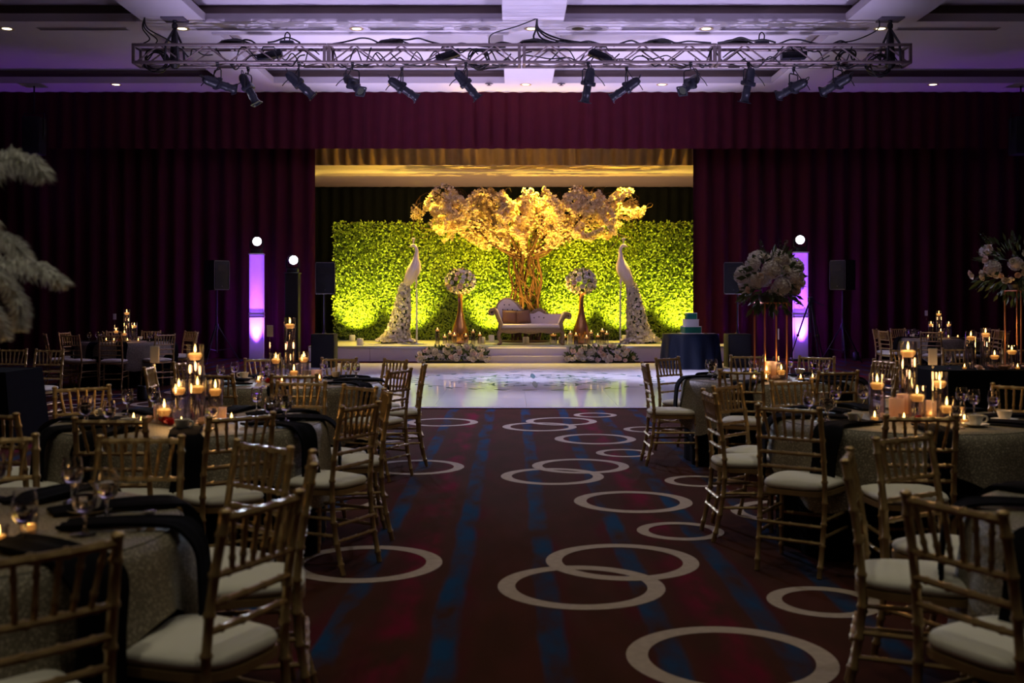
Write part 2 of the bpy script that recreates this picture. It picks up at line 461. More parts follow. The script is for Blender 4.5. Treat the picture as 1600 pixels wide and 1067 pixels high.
# carpet rings: pile of another colour, let into the carpet
def ring_mesh(ro, ri):
    b = MB(); n = 56
    vs_ = []
    for j in range(n):
        a = 2 * PI * j / n
        vs_ += [(ro * math.cos(a), ro * math.sin(a), -0.003), (ro * math.cos(a), ro * math.sin(a), 0.0), (ri * math.cos(a), ri * math.sin(a), 0.0)]
    fs = []
    for j in range(n):
        k = (j + 1) % n
        fs += [(3 * j, 3 * k, 3 * k + 1, 3 * j + 1), (3 * j + 1, 3 * k + 1, 3 * k + 2, 3 * j + 2)]
    return b.add(vs_, fs).mesh('carpet_ring', M['ring'], False)
RB, RS = ring_mesh(0.437, 0.345), ring_mesh(0.28, 0.205)
ringpos = []   # world x, y, big?
for px, py, big in [(1142, 1028, 1), (908, 916, 1), (972, 877, 1), (571, 880, 1), (1063, 830, 0), (989, 784, 1), (863, 744, 1), (907, 728, 1), (976, 708, 0),
                    (930, 686, 1), (843, 667, 1), (877, 658.5, 1), (930, 648.5, 0), (1012, 671, 0), (1288, 940, 0), (1092, 752, 0), (649, 730, 1), (691, 660, 1),
                    (590, 683, 1), (505, 783, 1), (123, 628, 1), (132, 640, 1), (253, 631, 1), (180, 619.5, 1), (300, 612, 1), (60, 616, 1), (70, 655, 1),
                    (1240, 800, 1), (1180, 700, 1), (1215, 655, 1), (420, 690, 1), (1380, 640, 1), (1460, 620, 1)]:
    Y = CAM_H * 1700 / (py - 468.0); X = (px - 800) * Y / 1700
    ringpos.append((X, Y, big))
for i, (x, y, big) in enumerate(ringpos):
    obj('carpet_ring', RB if big else RS, floor, (x, y, 0.0015 + 0.0004 * (i % 6)))

# ceiling: soffit grid with stepped coffers
XS = [(XL, -6.85), (-5.70, -0.17), (0.95, 6.20), (7.50, XR)]
YS = [(9.3, 14.2), (15.2, 20.2), (21.1, 25.95)]
LIP, DEPTH, SET = 0.15, 0.34, 0.16
bm_s = MB()
xe = [XL] + [v for p in XS for v in p][1:-1] + [XR]
beams_x = [(-6.85, -5.70), (-0.17, 0.95), (6.20, 7.50)]
ceil = struct('ceiling', MB().box2((XL, YB, ZC), (XR, YS[0][0], ZC + 0.4)).mesh('ceiling', M['soffit'], False))
ybands = [(YS[0][1], YS[1][0]), (YS[1][1], YS[2][0]), (YS[2][1], YF)]
for y0, y1 in ybands:
    obj('cross_soffit', MB().box2((XL, y0, ZC), (XR, y1, ZC + 0.15)).mesh('cross_soffit', M['soffit'], False), ceil)
for x0, x1 in beams_x:
    for y0, y1 in YS:
        obj('beam_soffit', MB().box2((x0, y0, ZC), (x1, y1, ZC + 0.15)).mesh('beam_soffit', M['soffit'], False), ceil)
for x0, x1 in XS:
    for y0, y1 in YS:
        ztop = ZC + DEPTH
        # light lower fascia on four sides
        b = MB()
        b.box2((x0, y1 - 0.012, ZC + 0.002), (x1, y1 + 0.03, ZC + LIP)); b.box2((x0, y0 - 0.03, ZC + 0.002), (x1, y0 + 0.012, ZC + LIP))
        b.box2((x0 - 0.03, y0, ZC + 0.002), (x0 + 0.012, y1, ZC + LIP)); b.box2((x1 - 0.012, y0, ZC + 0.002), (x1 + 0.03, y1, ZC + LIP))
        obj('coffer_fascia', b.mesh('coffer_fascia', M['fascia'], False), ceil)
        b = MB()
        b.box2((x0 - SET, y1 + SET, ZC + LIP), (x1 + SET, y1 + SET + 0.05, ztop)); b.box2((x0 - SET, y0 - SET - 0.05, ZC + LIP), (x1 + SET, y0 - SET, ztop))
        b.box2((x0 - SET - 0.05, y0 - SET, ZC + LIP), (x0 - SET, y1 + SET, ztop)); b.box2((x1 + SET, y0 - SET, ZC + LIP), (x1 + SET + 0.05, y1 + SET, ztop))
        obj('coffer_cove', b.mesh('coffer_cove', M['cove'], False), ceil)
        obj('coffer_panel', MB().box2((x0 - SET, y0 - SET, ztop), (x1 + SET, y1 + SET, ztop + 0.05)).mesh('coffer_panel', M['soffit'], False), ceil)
# shadow-gap trim along the near edge of the front coffers
for k, (x0, x1) in enumerate(XS[1:3]):
    struct('trim_%d' % (k + 1), MB().box2((x0 - 0.1, 21.0, ZC - 0.035), (x1 + 0.1, 21.1, ZC)).mesh('trim', M['fascia'], False))

# downlights, air slots, ceiling loudspeakers
dl_trim = MB().lathe([(0.085, -0.004), (0.135, -0.012), (0.14, 0.0), (0.085, 0.0)], 20, cap=False).mesh('trim_ring', M['down_trim'])
dl_lamp = MB().lathe([(0.0, 0.0), (0.088, 0.0)], 20, cap=False).mesh('lamp_face', M['down'])
def downlight(x, y, label):
    t = thing('downlight', label, 'light', (x, y, ZC), 0, 'ceiling downlights')
    obj('trim_ring', dl_trim, t)
    obj('lamp_face', dl_lamp, t, (0, 0, -0.006), (PI, 0, 0))
nm = ['first', 'second', 'third', 'fourth', 'fifth', 'sixth']
for (y, xs), rowname in zip(DOWN_ROWS, ['row above the lighting truss', 'row just before the curtain valance']):
    for i, x in enumerate(xs):
        downlight(x, y, 'round warm ceiling downlight, %s from the left in the %s' % (nm[i], rowname))
for i, (x, y) in enumerate(ROOM_DOWN):
    downlight(x, y, 'round warm ceiling downlight, %s from the left in the %s row above the dining tables' % (nm[i % 5], ['rear', 'middle', 'front'][i // 5]))
slots = [(306, 522), (577, 694), (970, 1086), (1125, 1356), (60, 200), (1400, 1560)]
sl_words = ['left of the second downlight', 'left of the round speakers', 'right of the round speakers', 'between the two right downlights', 'at the far left', 'at the far right']
for (a, c), w in zip(slots, sl_words):
    Y = 20.72; x0, x1 = (a - 800) * Y / 1700, (c - 800) * Y / 1700
    t = thing('air_diffuser', 'long grey slot diffuser in the ceiling band, ' + w, 'vent', ((x0 + x1) / 2, Y, ZC), 0, 'slot diffusers')
    w_ = x1 - x0
    obj('frame', MB().box2((-w_ / 2, -0.10, -0.012), (w_ / 2, 0.10, -0.001)).mesh('frame', M['fascia'], False), t)
    for s_ in (-0.05, 0.0, 0.05):
        obj('slot', MB().box2((-w_ / 2 + 0.02, s_ - 0.015, -0.016), (w_ / 2 - 0.02, s_ + 0.015, -0.008)).mesh('slot', M['vent'], False), t)
cs_ring = MB().lathe([(0.12, -0.002), (0.23, -0.006), (0.235, 0.0)], 24, cap=False).mesh('rim', M['fascia'])
cs_gr = MB().lathe([(0.0, 0.0), (0.12, 0.0)], 20, cap=False).mesh('grille', M['vent'])
cs_dk = MB().lathe([(0.0, 0.0), (0.12, 0.0)], 20, cap=False).mesh('grille', M['black'])
for px, dk, w in [(728, 0, 'leftmost'), (757, 0, 'second'), (903, 1, 'dark-centred'), (932, 0, 'rightmost')]:
    t = thing('ceiling_speaker', 'round ceiling speaker above the truss, %s of the four' % w, 'speaker', ((px - 800) * 20.72 / 1700, 20.72, ZC), 0, 'ceiling speakers')
    obj('rim', cs_ring, t); obj('grille', cs_dk if dk else cs_gr, t, (0, 0, -0.007), (PI, 0, 0))
for px, w in [(764, 'left'), (877, 'right')]:
    t = thing('sprinkler', 'small ceiling sprinkler rose above the valance, %s of the two' % w, 'sprinkler', ((px - 800) * 26.0 / 1700, 26.0, ZC), 0, 'sprinklers')
    obj('rose', MB().lathe([(0.0, -0.05), (0.06, -0.045), (0.02, -0.03), (0.02, -0.005), (0.10, -0.004), (0.10, 0)], 14).mesh('rose', M['vent']), t)

# ------------------------------------------------------------------ curtains
def curtain(name, x0, x1, y, z0, z1, pitch, amp, m, label, seed, hem=0.0):
    rnd = random.Random(seed)
    n = max(2, int((x1 - x0) / pitch)); seg = 8
    ph = [rnd.uniform(0.6, 1.25) for _ in range(n + 2)]
    def fn(u, v):
        t = u * n; k = int(min(t, n - 1)); a = ph[k] * (1 - (t - k)) + ph[k + 1] * (t - k)
        s_ = math.sin(2 * PI * t)
        s_ = math.copysign(abs(s_) ** 0.7, s_)
        dy = amp * a * s_ * (0.75 + 0.25 * (1 - v)) + amp * 0.4 * math.sin(t * 1.7 + seed)
        return (x0 + (x1 - x0) * u, y + dy, z0 + (z1 - z0) * v + (hem * math.sin(2 * PI * t) * (1 - v)))
    me = MB().grid(fn, n * seg, 4).mesh(name, m, True, 180)
    o = obj(name, me)
    return tag(o, label, 'curtain')
CX0, CX1 = -5.0, 4.59
curtain('stage_curtain', XL + 0.05, CX0, 27.6, 0.01, 6.6, 0.42, 0.085, M['velvet'], 'dark maroon velvet stage curtain hanging left of the stage opening', 3)
curtain('stage_curtain', CX1, XR - 0.05, 27.6, 0.01, 6.6, 0.42, 0.085, M['velvet'], 'dark maroon velvet stage curtain hanging right of the stage opening', 5)
curtain('curtain_valance', XL + 0.05, XR - 0.05, 27.05, 5.25, 6.655, 0.36, 0.05, M['velvet'], 'wide maroon pleated valance across the top of the stage wall', 11)
curtain('gold_valance', CX0 - 0.4, CX1 + 0.6, 28.0, 4.96, 6.655, 0.30, 0.05, M['gold_cloth'], 'short brownish gold pleated valance above the stage opening', 8, 0.012)
# stage house behind the opening
struct('wall_stage_left', MB().box2((-8.2, 27.9, 0), (-8.0, 34.2, 5.0)).mesh('wall_stage_left', M['wall'], False))
struct('wall_stage_right', MB().box2((8.4, 27.9, 0), (8.6, 34.2, 5.0)).mesh('wall_stage_right', M['wall'], False))
struct('wall_stage_back', MB().box2((-8.2, 34.2, 0), (8.6, 34.4, 5.0)).mesh('wall_stage_back', M['wall'], False))
struct('ceiling_stage', MB().box2((-8.2, 28.4, 5.0), (8.6, 34.4, 5.15)).mesh('ceiling_stage', M['plaster'], False))
struct('floor_stage', MB().box2((-8.2, YF, -0.2), (8.6, 34.4, 0.0)).mesh('floor_stage', M['wall'], False))
curtain('backdrop_drape', -7.8, 8.2, 33.8, 0.01, 4.97, 0.33, 0.06, M['green_drape'], 'dark green drape at the back of the stage behind the leaf wall', 21)

# ------------------------------------------------------------------ dance floor
DX0, DX1, DY0, DY1 = -4.9, 5.3, 15.0, 25.25
df = thing('dance_floor', 'glossy white dance floor in front of the stage', 'dance floor', (0, 0, 0))
nx_, ny_ = 8, 8
pan = MB().rbox((0, 0, 0.012), ((DX1 - DX0) / nx_ - 0.002, (DY1 - DY0) / ny_ - 0.002, 0.02), 0.0015, 1).mesh('floor_panel', M['dance'], False)
for i in range(nx_):
    for j in range(ny_):
        obj('floor_panel', pan, df, (DX0 + (i + 0.5) * (DX1 - DX0) / nx_, DY0 + (j + 0.5) * (DY1 - DY0) / ny_, 0))
b = MB()
b.box2((DX0 - 0.08, DY0 - 0.08, 0.001), (DX1 + 0.08, DY0, 0.018)); b.box2((DX0 - 0.08, DY1, 0.001), (DX1 + 0.08, DY1 + 0.08, 0.018))
b.box2((DX0 - 0.08, DY0, 0.001), (DX0, DY1, 0.018)); b.box2((DX1, DY0, 0.001), (DX1 + 0.08, DY1, 0.018))
obj('edge_trim', b.mesh('edge_trim', M['stage_skirt'], False), df)
# printed medallion: scrolls and a leaf garland
b = MB(); cx_, cy_, zz = 0.4, 20.0, 0.0235
def ribbon(pts, w):
    k = len(pts); vs_ = []
    for i in range(k):
        a = Vector(pts[max(i - 1, 0)]); c = Vector(pts[min(i + 1, k - 1)])
        d = (c - a).normalized(); nrm = Vector((-d.y, d.x)); ww = w * math.sin(PI * (i + 0.6) / (k + 0.2))
        p = Vector(pts[i])
        vs_ += [(p.x + nrm.x * ww, p.y + nrm.y * ww, zz), (p.x - nrm.x * ww, p.y - nrm.y * ww, zz)]
    b.add(vs_, [(2 * i, 2 * i + 1, 2 * i + 3, 2 * i + 2) for i in range(k - 1)])
for q in range(30):
    a = 2 * PI * q / 30
    r = 2.25
    p0 = (cx_ + r * math.cos(a), cy_ + r * math.sin(a))
    for s_ in (-1, 1):
        a2 = a + 0.10
        ribbon([(cx_ + (r + s_ * f * 0.13) * math.cos(a + f * 0.11), cy_ + (r + s_ * f * 0.13) * math.sin(a + f * 0.11)) for f in (0, 0.35, 0.7, 1.0)], 0.035)
for q in range(8):
    a = 2 * PI * q / 8
    for s_ in (-1, 1):
        pts = []
        for i in range(26):
            t = i / 25; rr = 1.05 + 0.55 * t; th = a + s_ * (0.05 + 0.30 * t)
            pts.append((cx_ + rr * math.cos(th), cy_ + rr * math.sin(th)))
        ribbon(pts, 0.03)
        # scroll
        c0 = (cx_ + 1.30 * math.cos(a + s_ * 0.24), cy_ + 1.30 * math.sin(a + s_ * 0.24))
        ribbon([(c0[0] + 0.26 * (1 - t / 30) * math.cos(a + s_ * t * 0.33), c0[1] + 0.26 * (1 - t / 30) * math.sin(a + s_ * t * 0.33)) for t in range(27)], 0.03)
        c0 = (cx_ + 0.75 * math.cos(a + s_ * 0.3), cy_ + 0.75 * math.sin(a + s_ * 0.3))
        ribbon([(c0[0] + 0.2 * (1 - t / 26) * math.cos(a + PI + s_ * t * 0.36), c0[1] + 0.2 * (1 - t / 26) * math.sin(a + PI + s_ * t * 0.36)) for t in range(23)], 0.025)
    ribbon([(cx_ + r_ * math.cos(a), cy_ + r_ * math.sin(a)) for r_ in (0.35, 0.6, 0.85, 1.1, 1.4, 1.75)], 0.05)
obj('printed_medallion', b.mesh('printed_medallion', M['decal'], False), df)

# ------------------------------------------------------------------ stage platform
SZ = 0.39
SX0, SX1, SY = -4.85, 5.4, 25.9
st = thing('stage_platform', 'low white stage platform with panelled front skirt', 'stage', (0, 0, 0))
obj('deck', MB().box2((SX0, SY, SZ - 0.05), (SX1, 33.5, SZ)).mesh('deck', M['stage_white'], False), st)
npan = 7
for i in range(npan):
    w_ = (SX1 - SX0) / npan
    obj('skirt_panel', MB().rbox((0, 0, 0), (w_ - 0.006, 0.03, SZ - 0.055), 0.004, 1).mesh('skirt_panel', M['stage_skirt'], False) if i == 0 else bpy.data.meshes['skirt_panel'], st, (SX0 + w_ * (i + 0.5), SY + 0.02, (SZ - 0.055) / 2 + 0.003))
for x in (SX0, SX1 - 0.03):
    obj('side_panel', MB().box2((x, SY + 0.04, 0.002), (x + 0.03, 33.5, SZ - 0.05)).mesh('side_panel', M['stage_skirt'], False), st)
obj('base_strip', MB().box2((SX0, SY - 0.035, 0.001), (SX1, SY + 0.003, 0.03)).mesh('base_strip', M['trim_red'], False), st)
# bow-fronted step
sp = thing('stage_step', 'curved white step in front of the stage below the sofa', 'step', (0.36, SY - 0.04, 0))
def bow(w, d, z0, z1):
    n = 20
    pts = [(-w / 2, 0.0)] + [(-w / 2 + w * i / n, -d * (0.55 + 0.45 * math.sin(PI * i / n))) for i in range(n + 1)] + [(w / 2, 0.0)]
    b = MB(); k = len(pts)
    b.add([(p[0], p[1], z0) for p in pts] + [(p[0], p[1], z1) for p in pts],
          [tuple(reversed(range(k))), tuple(range(k, 2 * k))] + [(i, (i + 1) % k, (i + 1) % k + k, i + k) for i in range(k)])
    return b
obj('lower_tread', bow(2.75, 0.50, 0.002, 0.18).mesh('lower_tread', M['stage_skirt'], True, 30), sp)
obj('upper_tread', MB().rbox((0, -0.14, 0.27), (1.85, 0.26, 0.18), 0.01, 2).mesh('upper_tread', M['stage_skirt'], True, 30), sp)
# ------------------------------------------------------------------ lighting truss
TX0, TX1, TY0, TY1, TZ0, TZ1 = -6.92, 7.28, 19.8, 20.2, 5.82, 6.135
tr = thing('lighting_truss', 'long aluminium box truss hung below the ceiling', 'truss', (0.18, 20.0, TZ0))
T0 = Vector((0.18, 20.0, TZ0))
SEC = (TX1 - TX0) / 4
chord = MB().path([(0, 0, 0), (SEC - 0.012, 0, 0)], 0.030, 10).mesh('chord', M['alu'])
for k in range(4):
    for y in (TY0, TY1):
        for z in (TZ0, TZ1):
            obj('chord', chord, tr, Vector((TX0 + k * SEC + 0.006, y, z)) - T0)
# braces of the front, back and bottom faces, all sharing one tube
NB = 8
bw = (SEC - 0.16) / NB
L_f = math.hypot(bw, TZ1 - TZ0); L_b = math.hypot(bw, TY1 - TY0)
br_f = MB().tube((0, 0, 0), (L_f, 0, 0), 0.015, 6).mesh('brace', M['alu'])
br_b = MB().tube((0, 0, 0), (L_b, 0, 0), 0.015, 6).mesh('brace', M['alu'])
for k in range(4):
    for i in range(NB):
        x = TX0 + k * SEC + 0.08 + i * bw
        ang = math.atan2(TZ1 - TZ0, bw)
        for y in (TY0, TY1):
            up = (i % 2 == 0)
            obj('brace', br_f, tr, Vector((x, y, TZ0 if up else TZ1)) - T0, (0, -ang if up else ang, 0))
        ang2 = math.atan2(TY1 - TY0, bw)
        up = (i % 2 == 0)
        obj('brace', br_b, tr, Vector((x, TY0 if up else TY1, TZ0)) - T0, (0, 0, ang2 if up else -ang2))
plate = MB()
for y in (0, TY1 - TY0):
    plate.box((0, y, (TZ1 - TZ0) / 2), (0.05, 0.05, TZ1 - TZ0 + 0.03))
for z in (0, TZ1 - TZ0):
    plate.box((0, (TY1 - TY0) / 2, z), (0.05, TY1 - TY0, 0.05))
plate = plate.mesh('end_plate', M['alu'], False)
for k in range(5):
    for dx in ((-0.045, 0.045) if 0 < k < 4 else ((0.03,) if k == 0 else (-0.03,))):
        obj('end_plate', plate, tr, Vector((TX0 + k * SEC + dx, TY0, TZ0)) - T0)

# chain hoists and their ceiling plates
def catenary(a, b, sag, n=12, side=0.0):
    a, b = Vector(a), Vector(b)
    return [a.lerp(b, i / n) + Vector((0, side * math.sin(PI * i / n), -sag * math.sin(PI * i / n))) for i in range(n + 1)]
for x, w in [(-6.2, 'left'), (6.95, 'right')]:
    h = thing('chain_hoist', 'black sling and hoist holding up the %s end of the truss' % w, 'hoist', (x, 20.0, TZ1 + 0.03), 0, 'truss hoists')
    obj('ceiling_plate', MB().box((0, 0, ZC - TZ1 - 0.045), (0.42, 0.36, 0.03)).mesh('ceiling_plate', M['vent'], False), h)
    obj('hook', MB().lathe([(0.0, 0.30), (0.05, 0.32), (0.055, 0.38), (0.03, 0.42), (0.045, 0.45), (0.02, 0.49)], 10).mesh('hook', M['black']), h)
    obj('chain_bag', MB().lathe([(0.05, -0.42), (0.10, -0.36), (0.09, -0.20), (0.075, 0.0), (0.06, 0.20), (0.03, 0.32)], 10).mesh('chain_bag', M['black']), h)
    for s_ in (-1, 1):
        for y in (-0.2, 0.2):
            obj('sling', MB().path([(0, 0, 0.32), (s_ * 0.10, y, 0.0), (s_ * 0.12, y * 1.05, -0.33)], 0.022, 6).mesh('sling', M['black']), h)

# cables
def cable(pts, r, label, name='cable'):
    me = MB().path(pts, r, 6).mesh(name, M['rubber'])
    return tag(obj(name, me), label, 'cable', 'truss cables')
def smooth_path(ctrl, n=6):
    ctrl = [Vector(c) for c in ctrl]; out = []
    for i in range(len(ctrl) - 1):
        p0 = ctrl[max(i - 1, 0)]; p1 = ctrl[i]; p2 = ctrl[i + 1]; p3 = ctrl[min(i + 2, len(ctrl) - 1)]
        for k in range(n):
            t = k / n
            out.append(0.5 * ((2 * p1) + (p2 - p0) * t + (2 * p0 - 5 * p1 + 4 * p2 - p3) * t * t + (3 * p1 - p0 - 3 * p2 + p3) * t ** 3))
    out.append(ctrl[-1])
    return out
for i, (dx, w) in enumerate([(-0.02, 'leftmost'), (0.06, 'second'), (0.14, 'third'), (0.22, 'rightmost')]):
    cable(smooth_path([(0.46, 20.0, ZC), (0.44 + dx * 0.3, 19.95, 6.45), (0.45 + dx * 2.0, 19.93, 6.27), (0.75 + dx * 3.5, 19.95, 6.19), (1.2 + dx * 3, 20.0, TZ1 + 0.045)]), 0.017,
          'black cable dropping from the ceiling to the truss centre, %s of four' % w)
cable(smooth_path([(0.44, 20.0, ZC), (0.1, 19.9, 6.5), (-0.35, 19.85, 6.35), (-0.42, 19.85, 6.2), (-0.40, 19.9, TZ1 + 0.05)]), 0.012, 'thin black cable looping left from the ceiling to the truss centre')
cable(smooth_path([(6.75, 20, ZC), (6.7, 19.95, 6.45), (6.3, 19.9, 6.25), (5.9, 19.85, TZ1 + 0.04)]), 0.012, 'thin black cable running from the right hoist down to the truss')
for i, s_ in enumerate([0.0, 0.25, 0.6]):
    cable(smooth_path([(-6.72, 19.9, ZC), (-6.74 + s_ * 0.15, 19.85, 6.45), (-6.6 + s_ * 0.5, 19.82, 6.25), (-6.72 + s_ * 0.9, 19.85, TZ1 + 0.04)]), 0.012,
          'thin black cable dropping to the left end of the truss, %s of three' % ['left', 'middle', 'right'][i])
rc = random.Random(5)
# swags of cable tied along the top of the truss
for i, (px0, px1) in enumerate([(345, 400), (420, 470), (520, 595), (600, 690), (700, 790), (760, 875), (860, 960), (960, 1030), (1020, 1110), (1120, 1210), (1200, 1290), (1300, 1390)]):
    x0, x1 = [(p - 800) * 19.85 / 1700 for p in (px0, px1)]
    y = rc.uniform(19.75, 20.1)
    n = 5
    pts = [(x0 + (x1 - x0) * k / n, y + rc.uniform(-0.05, 0.05), TZ1 + 0.03 + rc.uniform(0.0, 0.10) * (0 < k < n)) for k in range(n + 1)]
    cable(smooth_path(pts), 0.016, 'black cable lying along the top of the truss, %d%s from the left' % (i + 1, ['st', 'nd', 'rd'][i] if i < 3 else 'th'))
    pts = [(x0 + 0.1 + (x1 - x0) * k / n, y + rc.uniform(-0.06, 0.06), TZ0 + rc.uniform(-0.10, 0.22)) for k in range(n + 1)]
    cable(smooth_path(pts), 0.013, 'black cable tangled through the truss bracing, %d%s from the left' % (i + 1, ['st', 'nd', 'rd'][i] if i < 3 else 'th'))
for i in range(14):
    x0 = TX0 + 0.5 + i * 0.98; n = 6
    pts = [(x0 + 0.9 * k / n, 20.0 + rc.uniform(-0.16, 0.16), TZ0 + 0.13 + rc.uniform(-0.17, 0.2)) for k in range(n + 1)]
    cable(smooth_path(pts), 0.012, 'thin black lead looped inside the truss, %d%s from the left end' % (i + 1, ['st', 'nd', 'rd'][i] if i < 3 else 'th'), 'lead')
for i, (px, w) in enumerate([(362, 'leftmost'), (610, 'second'), (832, 'at the centre'), (1030, 'fourth'), (1150, 'rightmost')]):
    x = (px - 800) * 19.9 / 1700
    tag(obj('cable_bundle', MB().ball((0, 0, 0.05), (0.24, 0.14, 0.055), 12, 6).path(smooth_path([(-0.3, 0, 0.01), (-0.1, 0.03, 0.09), (0.1, -0.03, 0.1), (0.34, 0, 0.02)], 4), 0.018, 6).mesh('cable_bundle', M['rubber']), None, (x, 19.95, TZ1 + 0.03)), 'black bundle of cable slack on top of the truss, ' + w, 'cable', 'cable bundles')
# coiled bundles at the ends and the dimmer boxes inside the truss
def coil(x, z, label, rr=0.17):
    pts = []
    for k in range(64):
        a = k * 0.42; r_ = rr * (1 + 0.18 * math.sin(k * 0.7))
        pts.append((x + r_ * 1.2 * math.cos(a), 20.0 + 0.10 * math.sin(k * 0.9), z + r_ * math.sin(a)))
    cable(smooth_path(pts, 2), 0.014, label)
coil(-6.55, 5.88, 'coil of black cable hanging at the left end of the truss')
coil(6.75, 5.80, 'coil of black cable hanging at the right end of the truss')
coil(6.15, 5.93, 'loose coil of black cable inside the right end of the truss', 0.13)
coil(-0.62, 5.92, 'coil of black cable hanging left of the truss centre', 0.15)
for px, rot, w in [(422, 0.25, 'leftmost'), (700, 0.3, 'second'), (938, -0.35, 'third'), (1240, 0.05, 'rightmost')]:
    x = (px - 800) * 20 / 1700
    t = thing('dimmer_box', 'black dimmer box strapped inside the truss, %s of four' % w, 'dimmer', (x, 20.0, TZ0 + 0.16), 0, 'dimmer boxes')
    obj('case', MB().rbox((0, 0, 0), (0.46, 0.2, 0.13), 0.02, 2, Matrix.Rotation(-rot, 3, 'Y')).mesh('case', M['fixture']), t)
    obj('handle', MB().path([(-0.14, -0.1, 0.07), (-0.1, -0.13, 0.13), (0.1, -0.13, 0.13), (0.14, -0.1, 0.07)], 0.012, 6).mesh('handle', M['black']), t)
for px, w in [(447, 'left'), (1192, 'right')]:
    x = (px - 800) * 19.9 / 1700
    t = thing('junction_box', 'small black junction box with looped plug on top of the truss, %s one' % w, 'box', (x, 20.0, TZ1 + 0.026), 0, 'junction boxes')
    obj('case', MB().rbox((0, 0, 0.05), (0.26, 0.16, 0.09), 0.03, 2).mesh('case', M['fixture']), t)
    obj('loop', MB().path(smooth_path([(-0.05, 0, 0.09), (-0.04, 0, 0.2), (0, 0, 0.25), (0.05, 0, 0.2), (0.04, 0, 0.09)]), 0.012, 6).mesh('loop', M['rubber']), t)

# ellipsoidal spotlights
body = MB()
mX = Matrix.Rotation(PI / 2, 3, 'Y')
body.lathe([(0.0, -0.34), (0.06, -0.335), (0.085, -0.30), (0.105, -0.24), (0.11, -0.10), (0.12, -0.08), (0.12, -0.02), (0.10, 0.0)], 14, mX)
body_me = body.mesh('lamp_housing', M['fixture'])
barrel_me = MB().lathe([(0.085, 0.0), (0.085, 0.18), (0.095, 0.20), (0.095, 0.24), (0.085, 0.26), (0.085, 0.34), (0.10, 0.36), (0.10, 0.40), (0.088, 0.40), (0.088, 0.37)], 14, mX, cap=False).mesh('lens_barrel', M['fixture'])
lens_on_me = MB().lathe([(0.0, 0.375), (0.088, 0.375)], 14, mX, cap=False).mesh('lens', M['lens_on'])
lens_off_me = MB().lathe([(0.0, 0.375), (0.088, 0.375)], 14, mX, cap=False).mesh('lens', M['lens_off'])
gate_me = MB().rbox((0, 0, 0), (0.10, 0.25, 0.25), 0.03, 2).mesh('shutter_gate', M['fixture'])
holder_me = MB().box((0.405, 0, 0.10), (0.02, 0.2, 0.03)).box((0.405, 0, -0.10), (0.02, 0.2, 0.03)).box((0.405, 0.10, 0), (0.02, 0.03, 0.2)).box((0.405, -0.10, 0), (0.02, 0.03, 0.2)).mesh('gel_holder', M['fixture'], False)
knob_me = MB().tube((0, -0.19, 0), (0, -0.12, 0), 0.022, 8).tube((0, 0.12, 0), (0, 0.19, 0), 0.022, 8).mesh('tilt_knob', M['black'])
loop_me = MB().path(smooth_path([(-0.33, -0.05, 0.02), (-0.39, -0.04, 0.05), (-0.42, 0, 0.06), (-0.39, 0.04, 0.05), (-0.33, 0.05, 0.02)], 3), 0.010, 6).mesh('rear_handle', M['black'])
yoke_me = MB().path([(0, -0.165, -0.30), (0, -0.165, -0.02), (0, -0.13, 0.02), (0, 0.13, 0.02), (0, 0.165, -0.02), (0, 0.165, -0.30)], 0.014, 6).mesh('yoke', M['black'])
clamp_me = MB().rbox((0, 0, 0.13), (0.06, 0.05, 0.10), 0.01, 1).tube((0, 0, 0.02), (0, 0, 0.09), 0.014, 8).tube((-0.035, 0, 0.17), (0.035, 0, 0.17), 0.04, 10).mesh('clamp', M['black'])
tail_me = MB().path(smooth_path([(0, 0.06, 0.12), (-0.12, 0.1, -0.08), (-0.28, 0.04, -0.22), (-0.36, 0, -0.33)], 4), 0.010, 6).mesh('power_lead', M['rubber'])
FX = [  # px, screen slope (deg below horizontal), direction (+1 right), lamp power share, forward share, beam angle
    (340, 14, 1, 0.16, 0.85, 26), (388, 62, 1, 1, -0.1, 50), (467, 42, 1, 1, 0.10, 50), (551, 46, 1, 1.2, -0.85, 62), (628, 33, 1, 0, 0.20, 50), (728, 50, 1, 1, 0.15, 46),
    (919, 80, -1, 1, 0.22, 46), (979, 33, -1, 0, 0.20, 50), (1079, 44, -1, 1.2, -0.85, 62), (1169, 80, -1, 1, 0.20, 50), (1240, 24, -1, 0.14, 1.0, 24), (1309, 28, -1, 0.14, 1.1, 24)]
P_TRUSS = 1150.0
ords = ['first', 'second', 'third', 'fourth', 'fifth', 'sixth', 'seventh', 'eighth', 'ninth', 'tenth', 'eleventh', 'twelfth']
